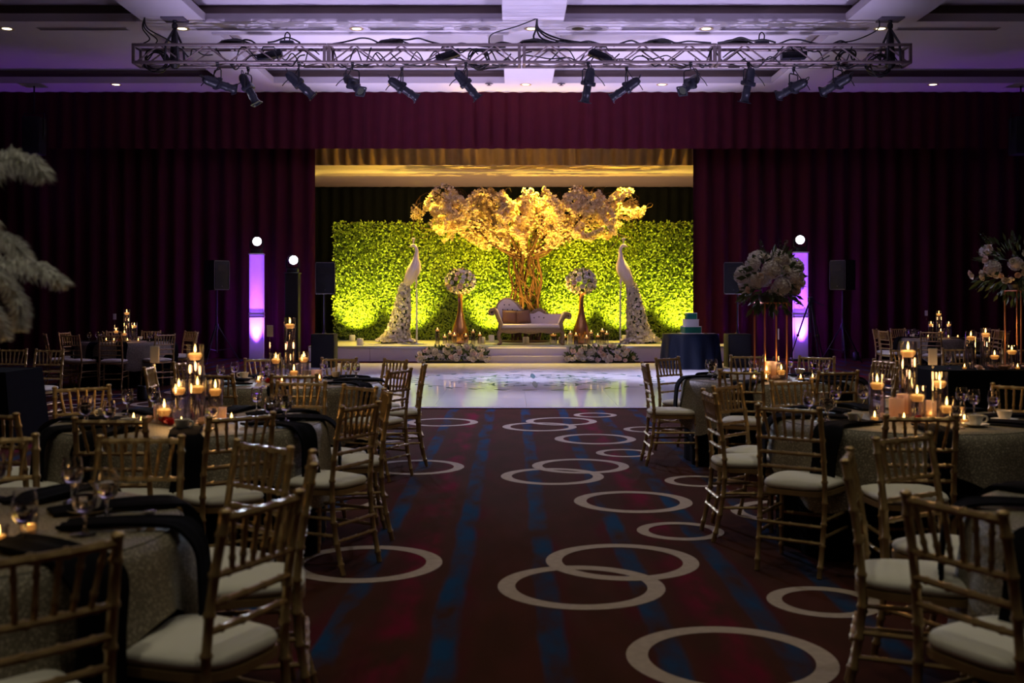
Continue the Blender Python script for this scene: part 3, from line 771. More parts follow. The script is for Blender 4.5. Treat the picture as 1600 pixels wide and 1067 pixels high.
for i, (px, sl, sx, on, fwd, beam) in enumerate(FX):
    yy = TY1 if i % 3 == 1 else TY0
    x = (px - 800) * yy / 1700
    t = thing('ellipsoidal_spotlight', 'black theatre spotlight clamped under the truss, %s from the left' % ords[i], 'spotlight', (x, yy, TZ0 - 0.155), 0, 'truss spotlights')
    d = Vector((math.cos(R(sl)) * sx, fwd, -math.sin(R(sl)))).normalized()
    yaw = math.atan2(d.y, d.x); pit = -math.asin(d.z)
    rot = Euler((0, pit, yaw))
    t.scale = (0.84, 0.84, 0.84)
    obj('clamp', clamp_me, t)
    obj('yoke', yoke_me, t, Z0, (0, 0, yaw))
    c = Vector((0, 0, -0.28))
    h = obj('lamp_housing', body_me, t, c, rot)
    obj('rear_handle', loop_me, h)
    obj('lens_barrel', barrel_me, t, c, rot)
    obj('lens', lens_on_me if on else lens_off_me, t, c, rot)
    obj('shutter_gate', gate_me, t, c, rot)
    obj('gel_holder', holder_me, t, c, rot)
    obj('tilt_knob', knob_me, t, c, rot)
    obj('power_lead', tail_me, t, Z0, (0, 0, 0 if sx > 0 else PI))
    if on:
        p = Vector((x, yy, TZ0 - 0.47)) + d * 0.45
        # aim where the housing points: the back of the dance floor and the stage front
        lamp('SPOT', 'spotlight_lamp', p, P_TRUSS * on, (0.72, 0.68, 1.0) if beam > 30 else (1.0, 0.82, 0.78), p + d, beam, 0.9, 0.09)

# ------------------------------------------------------------------ columns with moving heads, loudspeakers
def moving_head(loc, aim, label, power, rz=0):
    t = thing('moving_head_light', label, 'stage light', loc, 0, 'moving head lights')
    d = (Vector(aim) - (Vector(loc) + Vector((0, 0, 0.30)))).normalized()
    yaw = math.atan2(d.y, d.x); pit = -math.asin(d.z)
    obj('base', MB().rbox((0, 0, 0.05), (0.26, 0.24, 0.10), 0.02, 2).mesh('base', M['black']), t)
    obj('yoke', MB().path([(0, -0.15, 0.32), (0, -0.15, 0.14), (0, -0.08, 0.11), (0, 0.08, 0.11), (0, 0.15, 0.14), (0, 0.15, 0.32)], 0.026, 6).mesh('yoke', M['black']), t, Z0, (0, 0, yaw))
    rot = Euler((0, pit, yaw)); c = Vector((0, 0, 0.31))
    obj('head', MB().lathe([(0.0, -0.17), (0.08, -0.16), (0.12, -0.08), (0.125, 0.10), (0.118, 0.14), (0.105, 0.14), (0.105, 0.10)], 16, mX, cap=False).mesh('head', M['black']), t, c, rot)
    obj('lens', MB().lathe([(0.0, 0.125), (0.105, 0.125)], 16, mX, cap=False).mesh('lens', M['lens']), t, c, rot)
    p = Vector(loc) + Vector((0, 0, 0.31)) + d * 0.18
    lamp('SPOT', 'moving_head_lamp', p, power, (0.72, 0.82, 1.0), Vector(aim), 40, 0.6, 0.08)
    return t
def lit_column(x, y, h, label, bandz, yaw):
    t = thing('lit_column', label, 'column', (x, y, 0), yaw, 'lit columns')
    w = 0.34
    def sl(z0, z1):
        b = MB()
        pts = [(-w / 2, -w / 2), (w / 2, -w / 2), (w / 2, w / 2), (-w / 2, w / 2)]
        b.add([(p[0], p[1], z0) for p in pts] + [(p[0], p[1], z1) for p in pts], [(0, 1, 5, 4), (1, 2, 6, 5), (2, 3, 7, 6), (3, 0, 4, 7)])
        return b.mesh('sleeve', M['sleeve'], False)
    obj('sleeve', sl(0.06, bandz - 0.05), t); obj('sleeve', sl(bandz + 0.05, h - 0.03), t)
    for z in (bandz - 0.04, bandz + 0.04):
        b = MB()
        for s_ in (-1, 1):
            b.box((s_ * w / 2, 0, z), (0.03, w + 0.03, 0.035)).box((0, s_ * w / 2, z), (w + 0.03, 0.03, 0.035))
        obj('trim_band', b.mesh('trim_band', M['white_trim'], False), t)
    b = MB()
    for s_ in (-1, 1):
        b.box((s_ * w / 2, 0, bandz), (0.012, w, 0.06)).box((0, s_ * w / 2, bandz), (w, 0.012, 0.06))
    obj('joint_sleeve', b.mesh('joint_sleeve', M['sleeve'], False), t)
    obj('top_plate', MB().rbox((0, 0, h - 0.015), (w + 0.04, w + 0.04, 0.03), 0.006, 1).mesh('top_plate', M['white_trim'], False), t)
    obj('base_plate', MB().rbox((0, 0, 0.03), (w + 0.10, w + 0.10, 0.05), 0.006, 1).mesh('base_plate', M['black'], False), t)
    for sx_ in (-1, 1):
        for sy_ in (-1, 1):
            obj('corner_post', MB().tube((sx_ * (w / 2 - 0.02), sy_ * (w / 2 - 0.02), 0.05), (sx_ * (w / 2 - 0.02), sy_ * (w / 2 - 0.02), h - 0.03), 0.008, 6).mesh('corner_post', M['white_trim']), t)
    obj('led_can', MB().lathe([(0.07, 0.055), (0.08, 0.07), (0.08, 0.16), (0.06, 0.16)], 12).mesh('led_can', M['black']), t)
    lamp('SPOT', 'column_lamp', (x, y - 0.02, 0.2), 2200.0, (0.27, 0.06, 1.0), (x, y - 0.05, 3), 50, 0.9, 0.04)
    lamp('SPOT', 'column_lamp', (x, y - 0.02, 0.2), 2600.0, (0.25, 0.04, 1.0), (x, y - 0.10, 3), 16, 1.0, 0.04)
    return t
lit_column(-6.24, 26.6, 2.62, 'white column glowing purple from inside, left of the stage', 1.12, R(10))
moving_head((-6.24, 26.6, 2.62), (-2.0, 12.0, 1.2), 'lit moving head light on top of the left purple column', 500)
lit_column(7.05, 26.6, 2.66, 'white column glowing purple from inside, right of the stage behind flowers', 1.12, R(-10))
moving_head((7.05, 26.6, 2.66), (2.6, 12.0, 1.2), 'lit moving head light on top of the right purple column', 500)
t = thing('black_column', 'tall black box column beside the left stage loudspeaker', 'column', (-5.28, 26.2, 0))
obj('shaft', MB().rbox((0, 0, 1.07), (0.32, 0.32, 2.10), 0.01, 1).mesh('shaft', M['navybox'], False), t)
obj('base_plate', MB().rbox((0, 0, 0.02), (0.46, 0.46, 0.035), 0.008, 1).mesh('base_plate', M['black'], False), t)
obj('top_plate', MB().rbox((0, 0, 2.135), (0.36, 0.36, 0.03), 0.008, 1).mesh('top_plate', M['black'], False), t)
moving_head((-5.28, 26.2, 2.15), (-0.5, 13.0, 1.0), 'lit moving head light on the black column left of the stage', 500)
# purple wash lamps at the foot of the side walls
for x, w in [(-11.6, 'left'), (12.4, 'right'), (-7.7, 'left stage'), (8.4, 'right stage')]:
    t = thing('purple_uplight', 'black floor uplight washing the %s curtain purple' % w, 'uplight', (x, 26.6, 0), 0, 'purple uplights')
    obj('can', MB().lathe([(0.06, 0.01), (0.085, 0.02), (0.085, 0.20), (0.07, 0.22), (0.06, 0.20)], 12).mesh('can', M['black']), t)
    lamp('SPOT', 'purple_uplight_lamp', (x, 26.6, 0.26), 170.0, (0.36, 0.07, 1.0), (x, 26.2, 6), 50, 0.9, 0.05)

for x, y, w in [(-5.35, 24.4, 'left of the stage'), (5.95, 24.5, 'right of the stage'), (-5.5, 16.2, 'at the near left corner of the dance floor'), (6.0, 16.2, 'at the near right corner of the dance floor')]:  # added floor lamps without a known source, to brighten the ceiling lavender
    t = thing('added_wash_light', 'added ceiling-wash can ' + w, 'uplight', (x, y, 0), 0, 'added ceiling wash lights')
    obj('can', MB().lathe([(0.06, 0.004), (0.085, 0.02), (0.085, 0.20), (0.07, 0.22), (0.06, 0.20)], 12).mesh('can', M['black']), t)
    lamp('SPOT', 'added_wash_lamp', (x, y, 0.26), 2100.0, (0.68, 0.57, 1.0), (x * 0.35, y - 0.5 if y > 20 else y + 3.5, 6.66), 80, 1.0, 0.08)
def loudspeaker(loc, rz, label, w=0.42, h=0.70, d=0.40):
    t = thing('loudspeaker', label, 'loudspeaker', loc, rz, 'loudspeakers')
    obj('cabinet', MB().prism([(-w / 2, 0), (w / 2, 0), (w / 2, h), (-w / 2, h)], -d / 2, d / 2).mesh('cabinet', M['navybox'], False), t)
    obj('grille', MB().rbox((0, -d / 2 - 0.008, h / 2), (w - 0.05, 0.02, h - 0.05), 0.008, 2).mesh('grille', M['grille']), t)
    pts = [(-w / 2 + 0.02, h * 0 + 0.015), (w / 2 - 0.02, 0.015), (w / 2 - 0.005, 0.04), (w / 2 - 0.005, h - 0.04), (w / 2 - 0.02, h - 0.015), (-w / 2 + 0.02, h - 0.015), (-w / 2 + 0.005, h - 0.04), (-w / 2 + 0.005, 0.04), (-w / 2 + 0.02, 0.015)]
    obj('edge_trim', MB().path([(p[0], -d / 2 - 0.012, p[1]) for p in pts], 0.008, 6).mesh('edge_trim', M['speaker_trim']), t)
    obj('horn', MB().box((0, -d / 2 - 0.02, h * 0.74), (w * 0.55, 0.012, h * 0.20)).mesh('horn', M['black'], False), t)
    obj('badge', MB().ball((0, -d / 2 - 0.02, 0.09), (0.014, 0.006, 0.014), 8, 5).mesh('badge', M['speaker_trim']), t)
    return t
def subwoofer(loc, label):
    t = thing('subwoofer', label, 'loudspeaker', loc, 0, 'subwoofers')
    obj('cabinet', MB().rbox((0, 0, 0.38), (0.50, 0.55, 0.74), 0.015, 2).mesh('cabinet', M['navybox']), t)
    obj('grille', MB().rbox((0, -0.285, 0.38), (0.44, 0.02, 0.68), 0.008, 2).mesh('grille', M['grille']), t)
    for sx_ in (-1, 1):
        obj('foot', MB().box((sx_ * 0.2, 0, 0.006), (0.05, 0.4, 0.012)).mesh('foot', M['black'], False), t)
    return t
for x, w, vis in [(-4.12, 'left', 1), (4.95, 'right', 1)]:
    subwoofer((x, 23.9, 0), 'black subwoofer on the floor at the %s corner of the stage' % w)
    t = thing('speaker_pole', 'thin pole rising from the %s subwoofer to its loudspeaker' % w, 'pole', (x, 23.9, 0.755), 0, 'speaker poles')
    obj('tube', MB().tube((0, 0, 0.0), (0, 0, 0.86), 0.018, 8).mesh('tube', M['fixture']), t)
    obj('collar', MB().lathe([(0.05, 0.0), (0.03, 0.03), (0.025, 0.08), (0.0, 0.08)], 10).mesh('collar', M['fixture']), t)
    loudspeaker((x + (0.02 if x < 0 else -0.08), 23.9, 1.62), R(8 if x < 0 else -12), 'black loudspeaker on a pole beside the %s edge of the stage opening' % w)
def tripod_stand(loc, h, label, spread=0.55, name='speaker_stand'):
    t = thing(name, label, 'stand', loc, R(20), 'tripod stands')
    obj('pole', MB().tube((0, 0, 0.25), (0, 0, h), 0.018, 8).mesh('pole', M['fixture']), t)
    obj('collar', MB().lathe([(0.03, 0.80), (0.04, 0.82), (0.04, 0.92), (0.03, 0.94)], 8).mesh('collar', M['fixture']), t)
    for k in range(3):
        a = 2 * PI * k / 3
        obj('leg', MB().tube((0.03 * math.cos(a), 0.03 * math.sin(a), 0.88), (spread * math.cos(a), spread * math.sin(a), 0.012), 0.014, 6).mesh('leg', M['fixture']), t)
        obj('brace', MB().tube((0.02 * math.cos(a), 0.02 * math.sin(a), 0.30), (spread * 0.62 * math.cos(a), spread * 0.62 * math.sin(a), 0.345), 0.009, 6).mesh('brace', M['fixture']), t)
    return t
tripod_stand((-6.95, 25.6, 0), 1.72, 'black tripod stand left of the left purple column')
loudspeaker((-6.95, 25.6, 1.72), R(50), 'black loudspeaker on a tripod left of the left purple column')
tripod_stand((7.72, 25.4, 0), 1.72, 'black tripod stand right of the right purple column')
loudspeaker((7.72, 25.4, 1.72), R(-50), 'black loudspeaker on a tripod right of the right purple column')
# lighting tripod in front of the right column
t = thing('camera_tripod', 'dark photo tripod standing before the right purple column', 'tripod', (6.75, 24.6, 0), R(15), 'tripod stands')
obj('head', MB().rbox((0, 0, 1.50), (0.10, 0.10, 0.12), 0.02, 2).mesh('head', M['fixture']), t)
obj('pan_handle', MB().tube((0.04, 0, 1.48), (0.28, -0.12, 1.36), 0.012, 6).mesh('pan_handle', M['fixture']), t)
obj('column', MB().tube((0, 0, 0.75), (0, 0, 1.46), 0.018, 8).mesh('column', M['fixture']), t)
obj('shoulder', MB().lathe([(0.03, 1.34), (0.06, 1.36), (0.06, 1.42), (0.03, 1.44)], 8).mesh('shoulder', M['fixture']), t)
for k in range(3):
    a = 2 * PI * k / 3 + 0.4
    o = obj('leg', MB().tube((0.05 * math.cos(a), 0.05 * math.sin(a), 1.38), (0.28 * math.cos(a), 0.28 * math.sin(a), 0.69), 0.02, 6).mesh('leg', M['fixture']), t)
    obj('lower_leg', MB().tube((0.28 * math.cos(a), 0.28 * math.sin(a), 0.69), (0.50 * math.cos(a), 0.50 * math.sin(a), 0.012), 0.014, 6).mesh('lower_leg', M['fixture']), o)
    obj('leg_lock', MB().ball((0.28 * math.cos(a), 0.28 * math.sin(a), 0.69), 0.035, 8, 5).mesh('leg_lock', M['black']), o)
# dark flown loudspeakers in the upper corners
for x, w in [(-11.55, 'upper left'), (12.3, 'upper right')]:
    t = thing('hung_loudspeaker', 'dark loudspeaker hung high before the curtain at the %s' % w, 'loudspeaker', (x, 26.3, 5.0), 0, 'flown loudspeakers')
    obj('cabinet', MB().rbox((0, 0, 0.45), (0.42, 0.45, 0.9), 0.03, 2).mesh('cabinet', M['navybox']), t)
    obj('bracket', MB().path([(-0.24, 0, 0.45), (-0.24, 0, 1.0), (0.24, 0, 1.0), (0.24, 0, 0.45)], 0.02, 6).mesh('bracket', M['fixture']), t)
    obj('hanger', MB().tube((0, 0, 1.0), (0, 0, ZC - 5.0), 0.02, 8).mesh('hanger', M['fixture']), t)
# ------------------------------------------------------------------ flower building blocks
def petal_flower(r, petals=5, cup=0.35):
    """one small open blossom around +z: list of (verts, faces)"""
    vs_ = [(0, 0, 0)]; fs = []
    for k in range(petals):
        a = 2 * PI * k / petals
        vs_.append((r * math.cos(a), r * math.sin(a), r * cup))
    for k in range(petals):
        fs.append((0, k + 1, (k + 1) % petals + 1))
    return vs_, fs
def scatter_flowers(points, r0, r1, rnd, petals=5):
    b = MB()
    for p, nrm in points:
        r = rnd.uniform(r0, r1)
        vs_, fs = petal_flower(r, petals, rnd.uniform(0.2, 0.6))
        q = Vector(nrm).to_track_quat('Z', 'Y') @ Euler((0, 0, rnd.uniform(0, 6.28))).to_quaternion()
        b.add([q @ Vector(v) + Vector(p) for v in vs_], fs)
    return b
def rnd_dir(rnd):
    while True:
        v = Vector((rnd.uniform(-1, 1), rnd.uniform(-1, 1), rnd.uniform(-1, 1)))
        if 0.05 < v.length < 1: return v.normalized()
def leaf_quad(b, p, d, n, l, w):
    d = Vector(d).normalized(); n = Vector(n); s_ = d.cross(n)
    if s_.length < 1e-4: s_ = d.orthogonal()
    s_.normalize(); n2 = s_.cross(d)
    p = Vector(p)
    b.add([p, p + d * l * 0.5 + s_ * w - n2 * w * 0.3, p + d * l, p + d * l * 0.5 - s_ * w - n2 * w * 0.3, p + d * l * 0.5], [(0, 1, 4), (1, 2, 4), (2, 3, 4), (3, 0, 4)])
def rose_mesh(m):
    """cupped rose about +z, radius 1"""
    b = MB()
    b.ball((0, 0, 0.05), (0.45, 0.45, 0.5), 8, 5)
    for ringi, (n, r, h, tilt) in enumerate([(3, 0.42, 0.75, 0.05), (5, 0.66, 0.70, 0.30), (6, 0.92, 0.55, 0.62)]):
        for k in range(n):
            a = 2 * PI * (k + 0.37 * ringi) / n; wa = 2 * PI / n * 0.68
            vs_ = []
            for i in range(4):
                t = i / 3.0
                for j in range(4):
                    s_ = (j / 3.0 - 0.5) * 2
                    aa = a + s_ * wa * (0.35 + 0.65 * math.sin(PI * (0.15 + 0.6 * t)))
                    rr = r * (0.35 + 0.65 * t ** 0.7) * (1 - 0.10 * s_ * s_) + tilt * 0.25 * t * t
                    z = -0.45 + (h + 0.40) * t - tilt * 0.5 * t * t - 0.14 * s_ * s_ * t
                    vs_.append((rr * math.cos(aa), rr * math.sin(aa), z))
            b.add(vs_, [(i * 4 + j, i * 4 + j + 1, i * 4 + j + 5, i * 4 + j + 4) for i in range(3) for j in range(3)])
    return b.mesh('rose', m, True, 180)
ROSE = {k: rose_mesh(M['rose_' + k]) for k in ('white', 'blush', 'red')}
def hydrangea_mesh():
    rnd = random.Random(4); pts = []
    n = 110
    for k in range(n):
        z = 1 - 1.75 * (k + 0.5) / n; a = k * 2.39996; r = math.sqrt(max(0, 1 - z * z))
        d = Vector((r * math.cos(a), r * math.sin(a), z * 0.85))
        pts.append((d * rnd.uniform(0.86, 1.0), d + rnd_dir(rnd) * 0.3))
    b = scatter_flowers(pts, 0.17, 0.22, rnd, 4)
    b.ball((0, 0, -0.05), (0.78, 0.78, 0.68), 10, 6)
    return b.mesh('hydrangea', M['hydrangea'], False)
HYD = hydrangea_mesh()
def foliage(n, fn, l, w, seed):
    rnd = random.Random(seed); b = MB()
    for _ in range(n):
        p, d = fn(rnd)
        leaf_quad(b, p, d, rnd_dir(rnd), l * rnd.uniform(0.7, 1.3), w * rnd.uniform(0.7, 1.2))
    return b.mesh('greenery', M['leaf'], False)

# ------------------------------------------------------------------ leaf wall
HY = 29.8; HX0 = -4.88; PW, PH, NCOL, NROW = 1.05, 1.067, 10, 3
hw = thing('hedge_wall', 'tall backdrop wall of green boxwood leaf panels on the stage', 'leaf wall', (HX0 + NCOL * PW / 2, HY, SZ))
panel_me = MB().rbox((0, 0.06, PH / 2), (PW - 0.012, 0.10, PH - 0.012), 0.01, 1).mesh('hedge_panel', M['hedge_back'], False)
leafs = []
for v in range(3):
    rnd = random.Random(100 + v); b = MB()
    for _ in range(950):
        p = Vector((rnd.uniform(-PW / 2, PW / 2), rnd.uniform(-0.05, 0.02), rnd.uniform(0.035, PH + 0.035)))
        d = Vector((rnd.uniform(-1, 1), rnd.uniform(-1.0, -0.05), rnd.uniform(-0.8, 1)))
        leaf_quad(b, p, d, (rnd.uniform(-0.6, 0.6), -1, rnd.uniform(-0.3, 0.9)), rnd.uniform(0.065, 0.105), rnd.uniform(0.018, 0.029))
    leafs.append(b.mesh('leaves', M['hedge_leaf'], False))
rnd = random.Random(9)
for i in range(NCOL):
    for j in range(NROW):
        o = obj('hedge_panel', panel_me, hw, (-NCOL * PW / 2 + (i + 0.5) * PW, 0, j * PH + 0.002))
        stuff(obj('leaves', leafs[rnd.randrange(3)], o, Z0))

# ------------------------------------------------------------------ uplights on the stage
def uplight(x, y, z, aim, power, label, col=(1.0, 0.74, 0.10), size=75, white=True):
    t = thing('led_uplight', label, 'uplight', (x, y, z), 0, 'stage uplights')
    obj('can', MB().lathe([(0.0, 0.004), (0.075, 0.004), (0.08, 0.02), (0.08, 0.15), (0.07, 0.17), (0.06, 0.16)], 14).mesh('can', M['white_trim']), t)
    obj('lens', MB().lathe([(0.0, 0.158), (0.062, 0.158)], 14, cap=False).mesh('lens', M['yellow_led']), t)
    lamp('SPOT', 'led_uplight_lamp', (x, y, z + 0.20), power, col, aim, size, 0.9, 0.04)
UPX = [(-4.25, 'at the left end'), (-2.75, 'behind the left peacock'), (-0.55, 'left of the tree'), (1.55, 'right of the tree'), (3.0, 'behind the right peacock'), (4.55, 'at the right end')]
for x, w in UPX:
    uplight(x, 28.95, SZ, (x, 29.85, 1.55), 800.0 if abs(x - 0.5) > 1.3 else 1050.0, 'white can uplight at the foot of the leaf wall, ' + w, (1.0, 0.80, 0.10), 84)
for x, y, w in [(-0.75, 27.35, 'left'), (1.25, 27.35, 'right'), (0.35, 27.45, 'front')]:
    uplight(x, y, SZ, (0.35 + (x - 0.35) * 1.7, 28.6, 3.6), 1300.0, 'white can uplight under the blossom tree, %s one' % w, (1.0, 0.60, 0.07), 85)
uplight(-3.68, 26.35, SZ, (-3.3, 29, 2.4), 120.0, 'white can uplight standing near the left stage edge', (1.0, 0.78, 0.15), 90)
for x in (-3.2, -0.9, 1.5, 4.0):  # added unseen cans that warm the stage ceiling from behind the leaf wall
    lamp('SPOT', 'added_rear_lamp', (x, 31.4, SZ + 0.20), 130.0, (1.0, 0.58, 0.32), (x, 31.2, 5), 130, 1.0, 0.05)
    t = thing('led_uplight', 'added unseen can uplight on the deck behind the leaf wall, at %s' % {-3.2: 'far left', -0.9: 'mid left', 1.5: 'mid right', 4.0: 'far right'}[x], 'uplight', (x, 31.4, SZ), 0, 'stage uplights')
    obj('can', MB().lathe([(0.0, 0.004), (0.075, 0.004), (0.08, 0.02), (0.08, 0.15), (0.07, 0.17), (0.06, 0.16)], 14).mesh('can', M['white_trim']), t)
tag(obj('uplight_cord', MB().path(smooth_path([(-3.6, 26.36, SZ + 0.05), (-3.3, 26.5, SZ + 0.012), (-2.9, 26.8, SZ + 0.012), (-2.6, 27.2, SZ + 0.012)]), 0.012, 6).mesh('uplight_cord', M['white_trim'])), 'thin white cord trailing from the left stage uplight', 'cord')

# amber stage lamps tucked up behind the gold valance
for x, w in [(-2.6, 'left'), (0.4, 'middle'), (3.2, 'right')]:
    t = thing('amber_stage_lamp', 'amber lamp hidden up behind the gold valance, %s one' % w, 'stage light', (x, 28.2, 5.08), 0, 'amber stage lamps')
    obj('housing', MB().lathe([(0.07, 0.0), (0.08, 0.02), (0.08, 0.18), (0.03, 0.24), (0.0, 0.24)], 12).mesh('housing', M['black']), t)
    obj('hanger', MB().tube((0, 0, 0.24), (0, 0, 1.575), 0.012, 6).mesh('hanger', M['black']), t)
    lamp('SPOT', 'amber_stage_lamp_light', (x, 28.2, 5.05), 2300.0, (1.0, 0.68, 0.05), (x, 27.0, 0.4), 78, 0.9, 0.06)
# ------------------------------------------------------------------ blossom tree
tree = thing('blossom_tree', 'wide artificial cherry blossom tree with twisted vine trunk behind the sofa', 'tree', (0.36, 28.6, SZ))
rt = random.Random(12)
for k in range(13):
    a = 2 * PI * k / 13; r0 = 0.12 + 0.26 * ((k * 7) % 5) / 5
    pts = []; x, y = r0 * math.cos(a) * 1.25, r0 * math.sin(a) * 0.5
    for i in range(12):
        pts.append((x + 0.05 * math.sin(i * 1.1 + k), y + 0.05 * math.cos(i * 0.9 + k * 2), 0.025 + 2.325 * i / 11))
    obj('trunk_stem', MB().path(smooth_path(pts, 3), 0.020 if k % 3 else 0.034, 7).mesh('trunk_stem', M['bark']), tree)
for k in range(10):      # thin vines winding round the stems
    pts = []
    for i in range(16):
        pts.append(((0.36 * math.sin(i * 0.45 + k * 1.3)) * (0.7 + 0.5 * rt.random()), 0.2 * math.cos(i * 0.5 + k), 0.05 + 2.3 * i / 15))
    obj('vine', MB().path(smooth_path(pts, 3), 0.014, 5).mesh('vine', M['bark']), tree)
obj('base', MB().lathe([(0.0, 0.004), (0.62, 0.004), (0.62, 0.03), (0.0, 0.05)], 20).mesh('base', M['bark']), tree)
flower_pts = []
def branch(p, d, l, r, depth):
    n = 7; pts = [Vector(p)]; dd = Vector(d).normalized()
    for i in range(n):
        dd = (dd + Vector((rt.uniform(-0.16, 0.16), rt.uniform(-0.14, 0.14), rt.uniform(-0.13, 0.10)))).normalized()
        q = pts[-1] + dd * (l / n); q.z = min(q.z, 4.06); q.y = max(-0.95, min(0.80, q.y)); pts.append(q)
        if pts[-1].z > 3.85: dd.z -= 0.45
        if pts[-1].z < 2.50 + 0.12 * abs(pts[-1].x): dd.z += 0.25
        if abs(pts[-1].x) > 2.7: dd.x *= 0.3
    if depth == 0:
        obj('branch', MB().path(pts, [r * (1 - 0.75 * i / n) for i in range(n + 1)], 6).mesh('branch', M['bark']), tree)
    else:
        twig.path(pts, [r * (1 - 0.7 * i / n) for i in range(n + 1)], 5, False)
    for i in range(1, n + 1):
        cnt = (8, 12, 13)[depth]
        if depth == 0 and i < 3: cnt = 3
        for _ in range(cnt):
            q = pts[i - 1].lerp(pts[i], rt.random()) + rnd_dir(rt) * rt.uniform(0.01, 0.13 if depth < 2 else 0.085)
            q.y = min(q.y, 0.95)
            if q.z < 3.62 + 0.50 * abs(math.sin(2.6 * q.x + 0.9)) - 0.45 * max(0, abs(q.x) - 2.4) and q.z > 2.22 + 0.10 * abs(q.x) + 0.28 * abs(math.sin(3.1 * q.x)) * min(1, abs(q.x)) + 0.8 * max(0, abs(q.x) - 2.1) and abs(q.x) < 3.05: flower_pts.append((q, rnd_dir(rt)))
    if depth < 2:
        for k in range(5 if depth == 0 else 4):
            i = rt.randint(2, n)
            side = (dd + Vector((rt.uniform(-0.8, 0.8), rt.uniform(-0.7, 0.7), rt.uniform(-0.55, 0.75)))).normalized()
            branch(pts[i], side, l * rt.uniform(0.38, 0.60), r * 0.5, depth + 1)
twig = MB()
for k in range(18):
    u = (k + 0.5) / 18; a = R(4 + 172 * u)
    d = Vector((math.cos(a) * 1.15, (0.35 if k % 2 else -0.35), 0.26 + (0.10 if k % 3 else 0.32) + 0.40 * math.sin(a)))
    l = 0.95 + 1.75 * abs(math.cos(a)) ** 1.3
    branch((0.28 * math.cos(a), 0.1 * (1 if k % 2 else -1), 2.25 + 0.1 * math.sin(a)), d, l, 0.045, 0)
for k in range(5):
    a = R(30 + 30 * k)
    branch((0.2 * math.cos(a), 0, 2.2), (math.cos(a) * 1.4, -0.5, 0.25), 0.95, 0.03, 1)
obj('twigs', twig.mesh('twigs', M['bark']), tree)['kind'] = 'stuff'
stuff(obj('blossoms', scatter_flowers(flower_pts, 0.026, 0.046, rt).mesh('blossoms', M['blossom'], False), tree))
NB_FL = len(flower_pts)

